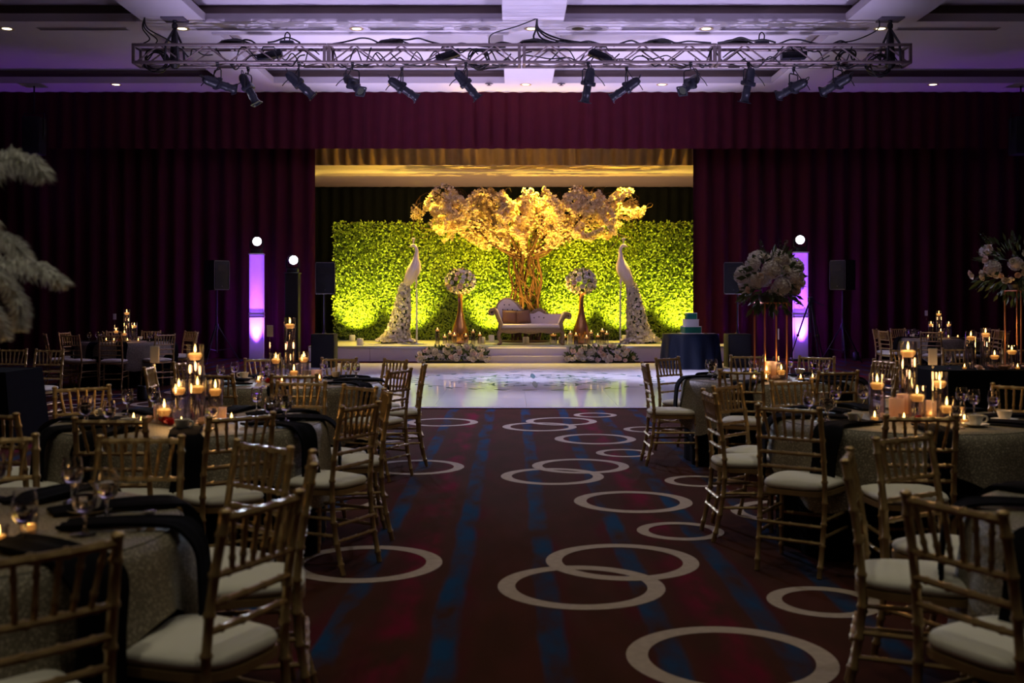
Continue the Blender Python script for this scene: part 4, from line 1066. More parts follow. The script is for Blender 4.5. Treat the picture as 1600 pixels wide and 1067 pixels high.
# ------------------------------------------------------------------ peacocks
def peacock(x, y, s, label):
    t = thing('peacock_statue', label, 'statue', (x, y, SZ), 0, 'white peacock statues')
    z0 = -SZ
    P = [(-0.20, 1.80, 0.07), (-0.14, 1.93, 0.115), (-0.07, 2.06, 0.150), (0.00, 2.20, 0.172), (0.045, 2.32, 0.165), (0.07, 2.43, 0.125), (0.075, 2.52, 0.082), (0.085, 2.62, 0.058),
         (0.095, 2.72, 0.047), (0.08, 2.80, 0.042), (0.045, 2.85, 0.042), (0.005, 2.865, 0.050), (-0.035, 2.86, 0.040), (-0.07, 2.845, 0.016), (-0.115, 2.825, 0.004)]
    b = MB().path([(s * p[0], 0, p[1] + z0) for p in P], [p[2] for p in P], 14)
    obj('body', b.mesh('body', M['peacock'], True, 180), t)
    for k in range(5):
        a = R(60 + 15 * k)
        p0 = Vector((s * 0.01, 0, 2.90 + z0)); p1 = p0 + Vector((math.cos(a) * 0.16 * -s * 0.4, (k - 2) * 0.012, 0.14))
        o = obj('crest_plume', MB().tube(p0, p1, 0.004, 5).ball(p1, (0.016, 0.012, 0.022), 6, 4).mesh('crest_plume', M['peacock']), t)
    for s2 in (-1, 1):
        obj('leg', MB().path([(s * 0.06, s2 * 0.05, 2.10 + z0), (s * 0.09, s2 * 0.05, 1.92 + z0), (s * 0.06, s2 * 0.05, 1.80 + z0), (s * 0.10, s2 * 0.05, 1.78 + z0)], [0.045, 0.022, 0.015, 0.01], 7).mesh('leg', M['peacock']), t)
        obj('wing', MB().ball((s * -0.03, s2 * 0.135, 2.13 + z0), (0.10, 0.035, 0.22), 10, 7, Matrix.Rotation(s * 0.45, 3, 'Y')).mesh('wing', M['peacock']), t)
    obj('perch_pole', MB().tube((s * 0.09, 0.02, 0.006), (s * 0.09, 0.02, 1.76 + z0), 0.022, 8).lathe([(0.16, 0.002), (0.16, 0.012), (0.02, 0.02)], 16, c=(s * 0.09, 0.02, 0)).mesh('perch_pole', M['white_trim']), t)
    # trailing tail: tapering core covered with blossoms
    C = [(-0.19, 1.90, 0.10), (-0.24, 1.60, 0.15), (-0.28, 1.25, 0.20), (-0.33, 0.90, 0.24), (-0.40, 0.60, 0.30), (-0.46, 0.47, 0.36), (-0.52, 0.402, 0.40)]
    core = MB().grid(lambda u, v: (lambda i, f: (s * (C[i][0] * (1 - f) + C[i + 1][0] * f) + math.cos(2 * PI * u) * 0.8 * (C[i][2] * (1 - f) + C[i + 1][2] * f),
                                                  math.sin(2 * PI * u) * 0.65 * (C[i][2] * (1 - f) + C[i + 1][2] * f), C[i][1] * (1 - f) + C[i + 1][1] * f + z0))(min(int(v * 6), 5), v * 6 - min(int(v * 6), 5)), 12, 12, True)
    obj('tail_core', core.mesh('tail_core', M['leaf']), t)
    rr = random.Random(31); pts = []
    for _ in range(1700):
        u = rr.random() ** 0.8 * (len(C) - 1); i = min(int(u), len(C) - 2); f = u - i
        cx = C[i][0] * (1 - f) + C[i + 1][0] * f; cz = C[i][1] * (1 - f) + C[i + 1][1] * f; cr = C[i][2] * (1 - f) + C[i + 1][2] * f
        a = rr.uniform(0, 2 * PI); n = Vector((math.cos(a), math.sin(a) * 0.8, 0.15))
        q = Vector((s * cx, 0, cz + z0)) + n * cr * rr.uniform(0.82, 1.06)
        if q.z < 0.025: q.z = 0.025 + rr.random() * 0.03
        pts.append((q, n + rnd_dir(rr) * 0.7))
    for _ in range(260):       # pool of blossoms on the deck
        a = rr.uniform(0, 2 * PI); q = Vector((s * -0.32 + 0.42 * math.cos(a) * math.sqrt(rr.random()) * 1.0, 0.30 * math.sin(a) * rr.random() - 0.05, 0.02 + 0.08 * rr.random()))
        pts.append((q, Vector((0, -0.5, 1)) + rnd_dir(rr) * 0.6))
    stuff(obj('tail_blossoms', scatter_flowers(pts, 0.030, 0.052, rr).mesh('tail_blossoms', M['tail'], False), t))
peacock(-2.50, 27.5, 1, 'white peacock statue with trailing blossom tail, left of the sofa')
peacock(2.83, 27.5, -1, 'white peacock statue with trailing blossom tail, right of the sofa')

# ------------------------------------------------------------------ gold floor vases with flowers
def gold_vase(x, y, w):
    t = thing('gold_vase', 'tall slender gold bottle vase %s of the sofa' % w, 'vase', (x, y, SZ), 0, 'gold floor vases')
    obj('bottle', MB().lathe([(0.0, 0.004), (0.15, 0.004), (0.21, 0.06), (0.225, 0.16), (0.215, 0.30), (0.175, 0.45), (0.115, 0.62), (0.072, 0.80), (0.055, 1.0), (0.055, 1.15), (0.075, 1.25), (0.095, 1.28), (0.05, 1.26), (0.04, 1.0)], 22, cap=False).mesh('bottle', M['goldleaf']), t)
    obj('foot_ring', MB().lathe([(0.15, 0.002), (0.165, 0.015), (0.15, 0.03)], 22, cap=False).mesh('foot_ring', M['goldleaf']), t)
    f = thing('flower_ball', 'round bouquet of white roses and foliage on the %s gold vase' % w, 'flowers', (x, y, SZ + 1.28), 0, 'vase bouquets')
    c = Vector((0, 0, 0.28))
    stuff(obj('greenery', foliage(300, lambda r: ((lambda d: (c + Vector((d.x * 0.30, d.y * 0.24, d.z * 0.30)) * r.uniform(0.5, 1.0), d + Vector((0, 0, 0.2))))(rnd_dir(r))), 0.12, 0.03, 61 if w == 'left' else 62), f))
    rr = random.Random(71 if w == 'left' else 72)
    for k in range(40):
        yy_ = -1 + 1.35 * (k + 0.5) / 40; aa = k * 2.39996; r_ = math.sqrt(max(0, 1 - yy_ * yy_))
        d = Vector((r_ * math.cos(aa), yy_, r_ * math.sin(aa)))
        p = c + Vector((d.x * 0.36, d.y * 0.36, d.z * 0.30))
        sc = rr.uniform(0.055, 0.085)
        obj('rose', ROSE['white' if rr.random() < 0.75 else 'blush'], f, p, d.to_track_quat('Z', 'Y').to_euler(), (sc, sc, sc))
    obj('stems', MB().tube((0, 0, -0.12), (0, 0, 0.15), 0.035, 8).mesh('stems', M['leaf']), f)
gold_vase(-1.30, 27.3, 'left'); gold_vase(1.74, 27.3, 'right')

# ------------------------------------------------------------------ flower beds at the stage front
def flower_bed(x, w, seed):
    t = thing('flower_bed', 'low bank of white roses and greenery on the floor, %s of the step' % w, 'flowers', (x, 25.58, 0.0), 0, 'stage front flower beds')
    def f(r):
        u = r.uniform(-0.86, 0.86); d = Vector((r.uniform(-0.6, 0.6), r.uniform(-1, 0.4), r.uniform(0.1, 1)))
        h = 0.40 * (1 - abs(u / 0.92) ** 4)
        return (Vector((u, r.uniform(-0.14, 0.16), 0.05 + r.random() * h * 0.85)), d)
    stuff(obj('greenery', foliage(420, f, 0.11, 0.032, seed), t))
    rr = random.Random(seed)
    for k in range(50):
        u = rr.uniform(-0.84, 0.84); h = 0.36 * (1 - abs(u / 0.95) ** 4)
        z = 0.07 + rr.random() * h
        p = (u, -0.24 + 0.14 * z / 0.4 + rr.uniform(-0.03, 0.03), z)
        sc = rr.uniform(0.045, 0.072)
        d = Vector((rr.uniform(-0.5, 0.5), -1, rr.uniform(-0.1, 1.0)))
        obj('rose', ROSE['white' if rr.random() < 0.7 else 'blush'], t, p, d.to_track_quat('Z', 'Y').to_euler(), (sc, sc, sc))
    obj('trough', MB().rbox((0, 0.02, 0.035), (1.7, 0.26, 0.06), 0.02, 1).mesh('trough', M['black']), t)
flower_bed(-1.36, 'left', 201); flower_bed(2.05, 'right', 202)

# ------------------------------------------------------------------ chaise sofa
so = thing('chaise_sofa', 'ivory tufted chaise sofa with carved gilt scroll frame on the stage', 'sofa', (0.39, 26.75, SZ))
D0, D1 = -0.36, 0.34
obj('seat_cushion', MB().rbox((0.06, -0.01, 0.455), (1.48, 0.66, 0.11), 0.04, 3).mesh('seat_cushion', M['sofa_fabric']), so)
rail = MB().rbox((0.06, D0 + 0.03, 0.365), (1.56, 0.06, 0.10), 0.02, 2).rbox((0.06, D1 - 0.03, 0.365), (1.56, 0.06, 0.10), 0.02, 2)
n = 26
rail.prism([(-0.70, 0.33)] + [(-0.70 + 1.52 * i / n, 0.325 - 0.035 * abs(math.sin(3 * PI * i / n)) - 0.02 * (1 - abs(2 * i / n - 1))) for i in range(n + 1)] + [(0.82, 0.33)], D0 + 0.01, D0 + 0.04)
obj('seat_rail', rail.mesh('seat_rail', M['sofa_wood']), so)
for sx_, x in ((-1, -0.66), (1, 0.80)):
    for y in (D0 + 0.05, D1 - 0.05):
        pts = [(x, y, 0.36), (x + sx_ * 0.05, y, 0.27), (x + sx_ * 0.04, y, 0.16), (x + sx_ * 0.0, y, 0.07), (x + sx_ * 0.05, y, 0.015)]
        obj('leg', MB().path(smooth_path(pts, 4), [0.055 - 0.03 * i / 16 for i in range(17)], 8).ball((x + sx_ * 0.06, y, 0.022), (0.035, 0.03, 0.02), 8, 5).mesh('leg', M['sofa_wood']), so)
def scroll(sx_, x0, z0, x1, z1, r):
    base = [(x0, z0), (x0 - sx_ * 0.03, z0 + 0.12), (x0 + sx_ * 0.02, z0 + 0.24), (x1 - sx_ * 0.06, z1 + r * 0.9)]
    cx, cz = x1, z1
    sp_ = []
    for k in range(16):
        a = PI * 0.62 - k * 0.42
        rr = r * (1 - k / 19)
        sp_.append((cx + sx_ * rr * math.cos(a), cz + rr * math.sin(a)))
    return base, sp_
for sx_, x0, z0, x1, z1, r, w in [(-1, -0.70, 0.40, -0.87, 0.79, 0.085, 'left'), (1, 0.83, 0.40, 0.97, 0.70, 0.075, 'right')]:
    base, spi = scroll(sx_, x0, z0, x1, z1, r)
    ctrl = [(p[0], p[1]) for p in base] + spi
    for y in (D0 - 0.005, D1):
        o = obj('arm_scroll', MB().path(smooth_path([(p[0], y, p[1]) for p in ctrl], 2), [0.045] * (2 * 3) + [0.045 - 0.028 * i / (2 * (len(ctrl) - 4)) for i in range(2 * (len(ctrl) - 4) + 1)], 8).mesh('arm_scroll', M['sofa_wood']), so)
    # upholstered arm between the scrolls
    inner = smooth_path([(p[0] - sx_ * 0.01, 0, p[1]) for p in base] + [(x1, 0, z1 + r), (x1 + sx_ * r * 0.85, 0, z1 + r * 0.4), (x1 + sx_ * r * 0.7, 0, z1 - r * 0.5)], 4)
    b = MB()
    th = 0.06
    prof = [(p.x - sx_ * 0.05, p.z) for p in inner] + [(p.x + sx_ * 0.02, p.z - 0.03) for p in reversed(inner)]
    if sx_ > 0: prof = prof[::-1]
    b.prism(prof, D0 + 0.02, D1 - 0.02)
    obj('arm_pad', b.mesh('arm_pad', M['sofa_fabric'], True, 50), so)
# back panel: high rounded end at the left falling to a low rail
outline = smooth_path([(-0.76, 0, 0.86), (-0.72, 0, 1.0), (-0.60, 0, 1.10), (-0.45, 0, 1.11), (-0.30, 0, 1.0), (-0.18, 0, 0.86), (-0.02, 0, 0.78), (0.14, 0, 0.76), (0.28, 0, 0.82), (0.42, 0, 0.75), (0.60, 0, 0.745), (0.86, 0, 0.745)], 4)
prof = [(p.x, p.z) for p in outline] + [(0.86, 0.40), (-0.70, 0.40)]
back = MB().prism(prof[::-1], D1 - 0.11, D1 - 0.02)
bo = obj('backrest', back.mesh('backrest', M['sofa_fabric'], True, 50), so)
for (x, z) in [(-0.58, 0.98), (-0.46, 0.98), (-0.62, 0.86), (-0.50, 0.86), (-0.38, 0.86), (-0.26, 0.84), (0.16, 0.66), (0.28, 0.68), (0.40, 0.66)]:
    obj('tuft_button', MB().ball((x, D1 - 0.112, z), (0.016, 0.01, 0.016), 8, 5).mesh('tuft_button', M['pillow_dark']), bo)
obj('crest_rail', MB().path([(p.x, D1 - 0.06, p.z) for p in outline], [0.042 if p.x < 0.5 else 0.02 for p in outline], 8).mesh('crest_rail', M['sofa_wood']), so)
b = MB()
for k in range(7):
    b.ball((0.14 + 0.045 * k, D1 - 0.08, 0.80 + 0.06 * math.sin(PI * k / 6)), (0.045, 0.03, 0.045), 8, 5)
for k in range(6):
    b.ball((-0.30 + 0.045 * k, D1 - 0.07, 1.02 - 0.045 * k), (0.05, 0.03, 0.04), 8, 5)
obj('carved_crest', b.mesh('carved_crest', M['sofa_wood']), so)
for x, rz, w in [(-0.46, 0.05, 'left'), (-0.10, -0.12, 'right')]:
    t = thing('pillow', 'square brown pillow on the chaise sofa, %s one' % w, 'pillow', (0.39 + x, 26.80, SZ + 0.515), 0, 'sofa pillows')
    m_ = Matrix.Rotation(R(-16), 3, 'X') @ Matrix.Rotation(rz, 3, 'Y')
    b = MB()
    def pf(u, v, side):
        a, c = 2 * u - 1, 2 * v - 1
        th = 0.07 * (max(0, 1 - a ** 4) * max(0, 1 - c ** 4)) ** 0.6
        e = 1 - 0.05 * (1 - abs(a)) * 0 - 0.06 * (abs(a) < 1) * (1 - a * a) * 0
        return m_ @ Vector((0.18 * a * (1 - 0.05 * (1 - c * c)), side * th, 0.17 * c * (1 - 0.05 * (1 - a * a)) + 0.172))
    b.grid(lambda u, v: pf(u, v, -1), 10, 10); b.grid(lambda u, v: pf(1 - u, v, 1), 10, 10)
    obj('cover', b.mesh('cover', M['pillow'], True, 180), t)
    e = [(-0.18, -0.17), (0.18, -0.17), (0.18, 0.17), (-0.18, 0.17), (-0.18, -0.17)]
    obj('piping', MB().path([m_ @ Vector((p[0], 0, p[1] + 0.172)) for p in e], 0.007, 5).mesh('piping', M['pillow_dark']), t)
# ------------------------------------------------------------------ tables
TR, TH = 0.785, 0.76
TABLES = {   # name: (x, y, phrase, aisle direction)
    'L1': (-1.88, 3.48, 'front left table', 1), 'L2': (-1.94, 6.56, 'middle left table', 1), 'L3': (-1.98, 9.70, 'left dance-floor table', 1), 'L4': (-6.78, 19.1, 'distant left table', 1),
    'R1': (2.38, 3.60, 'front right table', -1), 'R2': (2.44, 6.72, 'middle right table', -1), 'R3': (2.41, 10.10, 'right dance-floor table', -1), 'R4': (8.18, 20.8, 'distant right table', -1)}
def overlay_mesh(seed):
    rnd = random.Random(seed); ph = rnd.uniform(0, 6.28); n = 120
    prof = [0.0, 0.3, 0.6, 0.9, 1.0]
    b = MB(); rings = []
    zt = TH + 0.006
    rings.append([(0.0, 0.0, zt)] * n)
    for rr in (0.35, 0.65, 0.78):
        rings.append([(rr * math.cos(2 * PI * j / n), rr * math.sin(2 * PI * j / n), zt) for j in range(n)])
    rr0 = TR + 0.012
    rings.append([(rr0 * math.cos(2 * PI * j / n), rr0 * math.sin(2 * PI * j / n), zt - 0.010) for j in range(n)])
    for s_ in (0.12, 0.3, 0.5, 0.75, 1.0):
        ring = []
        for j in range(n):
            a = 2 * PI * j / n
            drop = 0.34 + 0.13 * math.cos(4 * (a - ph))
            fold = (math.sin(11 * a + ph) + 0.6 * math.sin(17 * a + 2 * ph)) * 0.020 * s_
            r_ = rr0 + 0.018 + 0.035 * s_ + fold
            ring.append((r_ * math.cos(a), r_ * math.sin(a), zt - 0.012 - drop * s_))
        rings.append(ring)
    vs_ = [p for r_ in rings for p in r_]
    fs = [(i * n + j, i * n + (j + 1) % n, (i + 1) * n + (j + 1) % n, (i + 1) * n + j) for i in range(len(rings) - 1) for j in range(n)]
    return b.add(vs_, fs).mesh('table_overlay', M['overlay'], True, 60)
def skirt_mesh(seed):
    rnd = random.Random(seed); ph = rnd.uniform(0, 6.28); n = 120; b = MB(); rings = []
    for rr in (0.0, 0.4, TR + 0.004):
        rings.append([(rr * math.cos(2 * PI * j / n), rr * math.sin(2 * PI * j / n), TH + 0.003) for j in range(n)])
    for s_ in (0.1, 0.35, 0.65, 1.0):
        rings.append([((TR + 0.006 + 0.008 * s_ + (0.028 * math.sin(13 * 2 * PI * j / n + ph) - 0.02) * s_) * math.cos(2 * PI * j / n), (TR + 0.006 + 0.008 * s_ + (0.028 * math.sin(13 * 2 * PI * j / n + ph) - 0.02) * s_) * math.sin(2 * PI * j / n), TH - 0.005 - (TH - 0.015) * s_) for j in range(n)])
    vs_ = [p for r_ in rings for p in r_]
    fs = [(i * n + j, i * n + (j + 1) % n, (i + 1) * n + (j + 1) % n, (i + 1) * n + j) for i in range(len(rings) - 1) for j in range(n)]
    return b.add(vs_, fs).mesh('floor_cloth', M['blackcloth'], True, 60)
top_me = MB().lathe([(0.0, TH - 0.03), (TR - 0.01, TH - 0.03), (TR, TH - 0.02), (TR, TH - 0.006), (TR - 0.01, TH), (0.0, TH)], 40, cap=False).mesh('tabletop', M['wall'])
leg_me = MB().path([(0.52, 0, TH - 0.03), (0.56, 0, 0.3), (0.58, 0, 0.0)], 0.016, 8).mesh('leg', M['black'])
OV = [overlay_mesh(k) for k in range(3)]; SK = [skirt_mesh(k) for k in range(3)]
for k, (key, (x, y, ph, ai)) in enumerate(TABLES.items()):
    t = thing('round_table', 'round banquet table under the cloths of the ' + ph, 'table', (x, y, 0), 0.3 * k, 'round banquet tables')
    obj('tabletop', top_me, t)
    for q in range(4):
        obj('leg', leg_me, t, Z0, (0, 0, q * PI / 2 + 0.4))
    tag(obj('floor_cloth', SK[k % 3], None, (x, y, 0), (0, 0, 0.7 * k)), 'black floor-length cloth under the gold overlay of the ' + ph, 'tablecloth', 'black floor cloths')
    tag(obj('table_overlay', OV[k % 3], None, (x, y, 0), (0, 0, 0.5 * k)), 'taupe gold sequined cloth draped over the ' + ph, 'tablecloth', 'gold table overlays')
# long black tables at the sides
def rect_cloth(w, d):
    b = MB(); n = 30; per = []
    hw_, hd = w / 2, d / 2
    for i in range(n): per.append((-hw_ + w * i / n, -hd))
    for i in range(n // 2): per.append((hw_, -hd + d * i / (n // 2)))
    for i in range(n): per.append((hw_ - w * i / n, hd))
    for i in range(n // 2): per.append((-hw_, hd - d * i / (n // 2)))
    k = len(per); rings = [[(0, 0, TH + 0.003)] * k, [(p[0], p[1], TH + 0.003) for p in per]]
    for s_ in (0.05, 0.4, 0.7, 1.0):
        ring = []
        for j, p in enumerate(per):
            f = 1 + (0.03 + 0.03 * math.sin(j * 1.3)) * s_
            ring.append((p[0] + math.copysign(0.07 * s_, p[0]) * (abs(p[0]) > hw_ - 0.01) + 0.0, p[1] + math.copysign(0.05 * s_ * (1 + 0.6 * math.sin(j * 1.4)), p[1]) * (abs(p[1]) > hd - 0.01), TH - (TH - 0.01) * s_))
        rings.append(ring)
    vs_ = [p for r_ in rings for p in r_]
    return b.add(vs_, [(i * k + j, i * k + (j + 1) % k, (i + 1) * k + (j + 1) % k, (i + 1) * k + j) for i in range(len(rings) - 1) for j in range(k)]).mesh('floor_cloth', M['blackcloth'], True, 50)
rc_me = rect_cloth(2.7, 0.86)
for x, y, w in [(-6.48, 11.45, 'left'), (5.72, 11.75, 'right')]:
    t = thing('long_table', 'long table under black cloth at the %s edge' % w, 'table', (x, y, 0), 0, 'long tables')
    obj('tabletop', MB().rbox((0, 0, TH - 0.018), (2.66, 0.82, 0.03), 0.005, 1).mesh('tabletop', M['wall'], False), t)
    for sx_ in (-1, 1):
        for sy_ in (-1, 1):
            obj('leg', MB().tube((sx_ * 1.1, sy_ * 0.3, 0.0), (sx_ * 1.1, sy_ * 0.3, TH - 0.03), 0.016, 8).mesh('leg', M['black']), t)
    tag(obj('floor_cloth', rc_me, None, (x, y, 0)), 'black floor-length cloth on the long table at the %s edge' % w, 'tablecloth', 'black floor cloths')

# ------------------------------------------------------------------ chiavari chairs
def bamboo(pts, r, step=0.115, n=8):
    """tube with raised bamboo nodes"""
    pts = [Vector(p) for p in pts]
    P_, Rr = [], []
    tot = sum((pts[i + 1] - pts[i]).length for i in range(len(pts) - 1)); k = max(1, round(tot / step))
    acc = 0.0; marks = [tot * (i + 0.5) / k for i in range(k)]
    def at(s_):
        a = 0.0
        for i in range(len(pts) - 1):
            l = (pts[i + 1] - pts[i]).length
            if s_ <= a + l or i == len(pts) - 2: return pts[i].lerp(pts[i + 1], (s_ - a) / l)
            a += l
    ss = [(0.0, r)]
    for m_ in marks:
        ss += [(m_ - 0.011, r), (m_ - 0.004, r * 1.3), (m_ + 0.004, r * 1.3), (m_ + 0.011, r)]
    ss.append((tot, r))
    for s_, q in ss:
        P_.append(at(s_)); Rr.append(q)
    return P_, Rr
def bamboo_mesh(name, pts, r, step=0.115, n=8, extra=None):
    P_, Rr = bamboo(pts, r, step)
    b = MB().path(P_, Rr, n)
    if extra: extra(b)
    return b.mesh(name, M['gold_chair'])
CHAIR = []
def post_pts(s_): return smooth_path([(s_ * 0.175, -0.255, 0.0), (s_ * 0.180, -0.205, 0.22), (s_ * 0.182, -0.185, 0.43), (s_ * 0.180, -0.200, 0.65), (s_ * 0.174, -0.245, 0.905)], 3)
for s_ in (-1, 1):
    CHAIR.append(('back_post', bamboo_mesh('back_post', post_pts(s_), 0.0145, 0.12, 8, lambda b: b.ball((s_ * 0.174, -0.246, 0.912), (0.019, 0.019, 0.012), 8, 5)), Z0, Z0))
    CHAIR.append(('front_leg', bamboo_mesh('front_leg', [(s_ * 0.192, 0.188, 0.435), (s_ * 0.198, 0.195, 0.2), (s_ * 0.200, 0.198, 0.0)], 0.0140, 0.11), Z0, Z0))
    for z in (0.30, 0.21):
        CHAIR.append(('stretcher', bamboo_mesh('stretcher', [(s_ * 0.18, -0.20 - 0.02 * (0.43 - z), z), (s_ * 0.197, 0.193, z)], 0.0095, 0.13, 6), Z0, Z0))
def back_y(z): return -0.187 - 0.058 * max(0, (z - 0.5) / 0.4) ** 1.2
def rail_me(z, r, name):
    y = back_y(z)
    return bamboo_mesh(name, [(-0.174, y, z), (0, y - 0.008, z), (0.174, y, z)], r, 0.085, 6)
CHAIR.append(('top_rail', rail_me(0.893, 0.0125, 'top_rail'), Z0, Z0))
for z in (0.735, 0.655, 0.575):
    CHAIR.append(('back_rail', rail_me(z, 0.0105, 'back_rail'), Z0, Z0))
for k in range(6):
    u = (k - 2.5) / 2.5
    CHAIR.append(('spindle', bamboo_mesh('spindle', [(u * 0.115, back_y(0.735) - 0.004, 0.735), (u * 0.140, back_y(0.89) - 0.004, 0.89)], 0.0085, 0.08, 6), Z0, Z0))
for z in (0.27, 0.18):
    CHAIR.append(('stretcher', bamboo_mesh('stretcher', [(-0.178, -0.222, z), (0.178, -0.222, z)], 0.0095, 0.12, 6), Z0, Z0))
CHAIR.append(('stretcher', bamboo_mesh('stretcher', [(-0.195, 0.194, 0.25), (0.195, 0.194, 0.25)], 0.0095, 0.12, 6), Z0, Z0))
def seat_outline(g, n=40):
    out = []
    for j in range(n):
        a = 2 * PI * j / n; c, s_ = math.cos(a), math.sin(a)
        k = (abs(c) ** 4 + abs(s_) ** 4) ** (-1 / 4.0)
        y = s_ * k * (0.205 + g); w = 0.187 + 0.02 * (s_ * k)
        out.append((c * k * (w + g), y))
    return out
fr = MB(); o1, o2 = seat_outline(0.012), seat_outline(-0.03); n = len(o1)
fr.add([(p[0], p[1], 0.425) for p in o1] + [(p[0], p[1], 0.452) for p in o1] + [(p[0], p[1], 0.452) for p in o2] + [(p[0], p[1], 0.425) for p in o2],
       [(i + n * q, (i + 1) % n + n * q, (i + 1) % n + n * ((q + 1) % 4), i + n * ((q + 1) % 4)) for q in range(4) for i in range(n)])
CHAIR.append(('seat_frame', fr.mesh('seat_frame', M['gold_chair'], True, 50), Z0, Z0))
cu = MB(); rings = []
for g, z in [(-0.012, 0.453), (0.006, 0.460), (0.012, 0.475), (0.004, 0.490), (-0.03, 0.500), (-0.09, 0.506), (-0.15, 0.508)]:
    rings.append([(p[0], p[1], z) for p in seat_outline(g)])
cu.add([p for r_ in rings for p in r_], [(i * n + j, i * n + (j + 1) % n, (i + 1) * n + (j + 1) % n, (i + 1) * n + j) for i in range(len(rings) - 1) for j in range(n)] + [tuple(range((len(rings) - 1) * n, len(rings) * n)), tuple(reversed(range(n)))])
CHAIR.append(('seat_cushion', cu.mesh('seat_cushion', M['cushion'], True, 180), Z0, Z0))
# back-top x, y, outward normal (deg), table, phrase
CH = [
 (-1.14, 2.62, -42, 'L1', 'nearest the camera at the bottom left corner of'), (-0.77, 3.17, -24, 'L1', 'facing left, on the near aisle side of'), (-0.74, 4.02, 11, 'L1', 'seen edge-on at the aisle side of'),
 (-1.01, 4.40, 50, 'L1', 'on the far aisle corner of'), (-1.63, 4.47, 90, 'L1', 'on the stage side of'), (-2.18, 4.50, 112, 'L1', 'on the far outer corner of'),
 (-1.98, 5.38, -92, 'L2', 'on the camera side of'), (-1.40, 5.56, -50, 'L2', 'on the near aisle corner of'), (-2.66, 5.66, -112, 'L2', 'on the near outer corner of'),
 (-0.955, 6.11, -27, 'L2', 'facing left, on the near aisle side of'), (-0.86, 6.92, 14, 'L2', 'seen edge-on at the aisle side of'), (-1.06, 7.32, 46, 'L2', 'on the far aisle corner of'),
 (-1.50, 7.74, 84, 'L2', 'on the stage side of'), (-2.78, 7.22, 126, 'L2', 'on the far outer corner of'), (-3.10, 6.35, 185, 'L2', 'on the outer side of'),
 (-1.70, 8.50, -86, 'L3', 'on the camera side of'), (-2.32, 8.62, -112, 'L3', 'on the near outer corner of'), (-1.08, 9.18, -27, 'L3', 'on the near aisle side of'), (-0.90, 9.92, 8, 'L3', 'seen edge-on at the aisle side of'),
 (-1.14, 10.62, 44, 'L3', 'on the far aisle corner of'), (-1.74, 10.82, 86, 'L3', 'on the stage side of'), (-2.45, 10.75, 112, 'L3', 'on the far outer side of'), (-3.05, 10.25, 150, 'L3', 'on the outer far corner of'), (-3.14, 9.5, 186, 'L3', 'on the outer side of'),
 (1.27, 4.10, 160, 'R1', 'seen edge-on at the aisle side of'), (1.27, 3.13, 206, 'R1', 'turned right, on the near aisle corner of'), (1.68, 4.66, 122, 'R1', 'on the far aisle corner of'),
 (1.51, 5.94, -124, 'R2', 'on the near aisle corner of'), (2.06, 5.48, -92, 'R2', 'on the camera side of'), (1.26, 6.90, 182, 'R2', 'seen edge-on at the aisle side of'), (1.52, 7.40, 138, 'R2', 'on the far aisle corner of'),
 (2.02, 7.84, 112, 'R2', 'on the stage side of'), (3.45, 7.42, 42, 'R2', 'on the far outer corner of'),
 (1.43, 9.98, 181, 'R3', 'turned right, on the aisle side of'), (1.60, 10.92, 132, 'R3', 'on the far aisle corner of'), (1.88, 8.94, -112, 'R3', 'on the near aisle corner of'), (2.66, 8.88, -78, 'R3', 'on the camera side of'),
 (2.46, 11.36, 92, 'R3', 'on the stage side of'), (3.12, 11.14, 62, 'R3', 'on the far outer corner of'), (3.58, 10.45, 18, 'R3', 'on the outer side of'), (3.36, 9.42, -35, 'R3', 'on the near outer corner of'),
 (-6.62, 17.95, -82, 'L4', 'on the camera side of'), (-7.30, 17.98, -108, 'L4', 'second from the left on the camera side of'), (-7.92, 18.45, -150, 'L4', 'at the near left of'), (-5.85, 18.35, -42, 'L4', 'at the near right of'), (-5.65, 19.4, 12, 'L4', 'on the right side of'),
 (-5.95, 20.1, 48, 'L4', 'at the far right of'), (-7.35, 20.22, 112, 'L4', 'at the far left of'), (-7.98, 19.4, 170, 'L4', 'on the left side of'), (-6.75, 20.35, 90, 'L4', 'on the stage side of'),
 (7.0, 20.5, 190, 'R4', 'brightly lit at the left side of'), (7.15, 21.4, 150, 'R4', 'at the far left of'), (7.6, 19.75, -125, 'R4', 'at the near left of'), (8.35, 19.6, -82, 'R4', 'on the camera side of'), (9.1, 20.0, -40, 'R4', 'at the near right of'),
 (9.35, 20.9, 5, 'R4', 'on the right side of'), (7.8, 22.0, 110, 'R4', 'on the stage side of'), (9.5, 21.6, 40, 'R4', 'at the far right of'),
 (-5.42, 12.75, 80, 'X1', 'rightmost behind the long left'), (-5.90, 12.85, 84, 'X1', 'second from right behind the long left'), (-6.36, 12.8, 92, 'X1', 'third from right behind the long left'),
 (4.62, 12.8, 98, 'X2', 'leftmost behind the long right'), (5.30, 12.95, 90, 'X2', 'second from left behind the long right'), (6.0, 12.9, 86, 'X2', 'third from left behind the long right')]
for x, y, nd, key, phrase in CH:
    f = Vector((-math.cos(R(nd)), -math.sin(R(nd))))
    if key in TABLES:
        v = Vector((x - TABLES[key][0], y - TABLES[key][1]))
        if v.length < 1.2: v = v.normalized() * 1.2
        x, y = TABLES[key][0] + v.x, TABLES[key][1] + v.y
    px, py = x + f.x * 0.24, y + f.y * 0.24
    if key == 'X1' or key == 'X2': lab = 'gold bamboo-style chair, %s black table' % phrase
    else: lab = 'gold bamboo-style chair %s the %s' % (phrase, TABLES[key][2])
    t = thing('chiavari_chair', lab, 'chair', (px, py, 0.003), math.atan2(-f.x, f.y), 'gold banquet chairs')
    spawn(CHAIR, t)

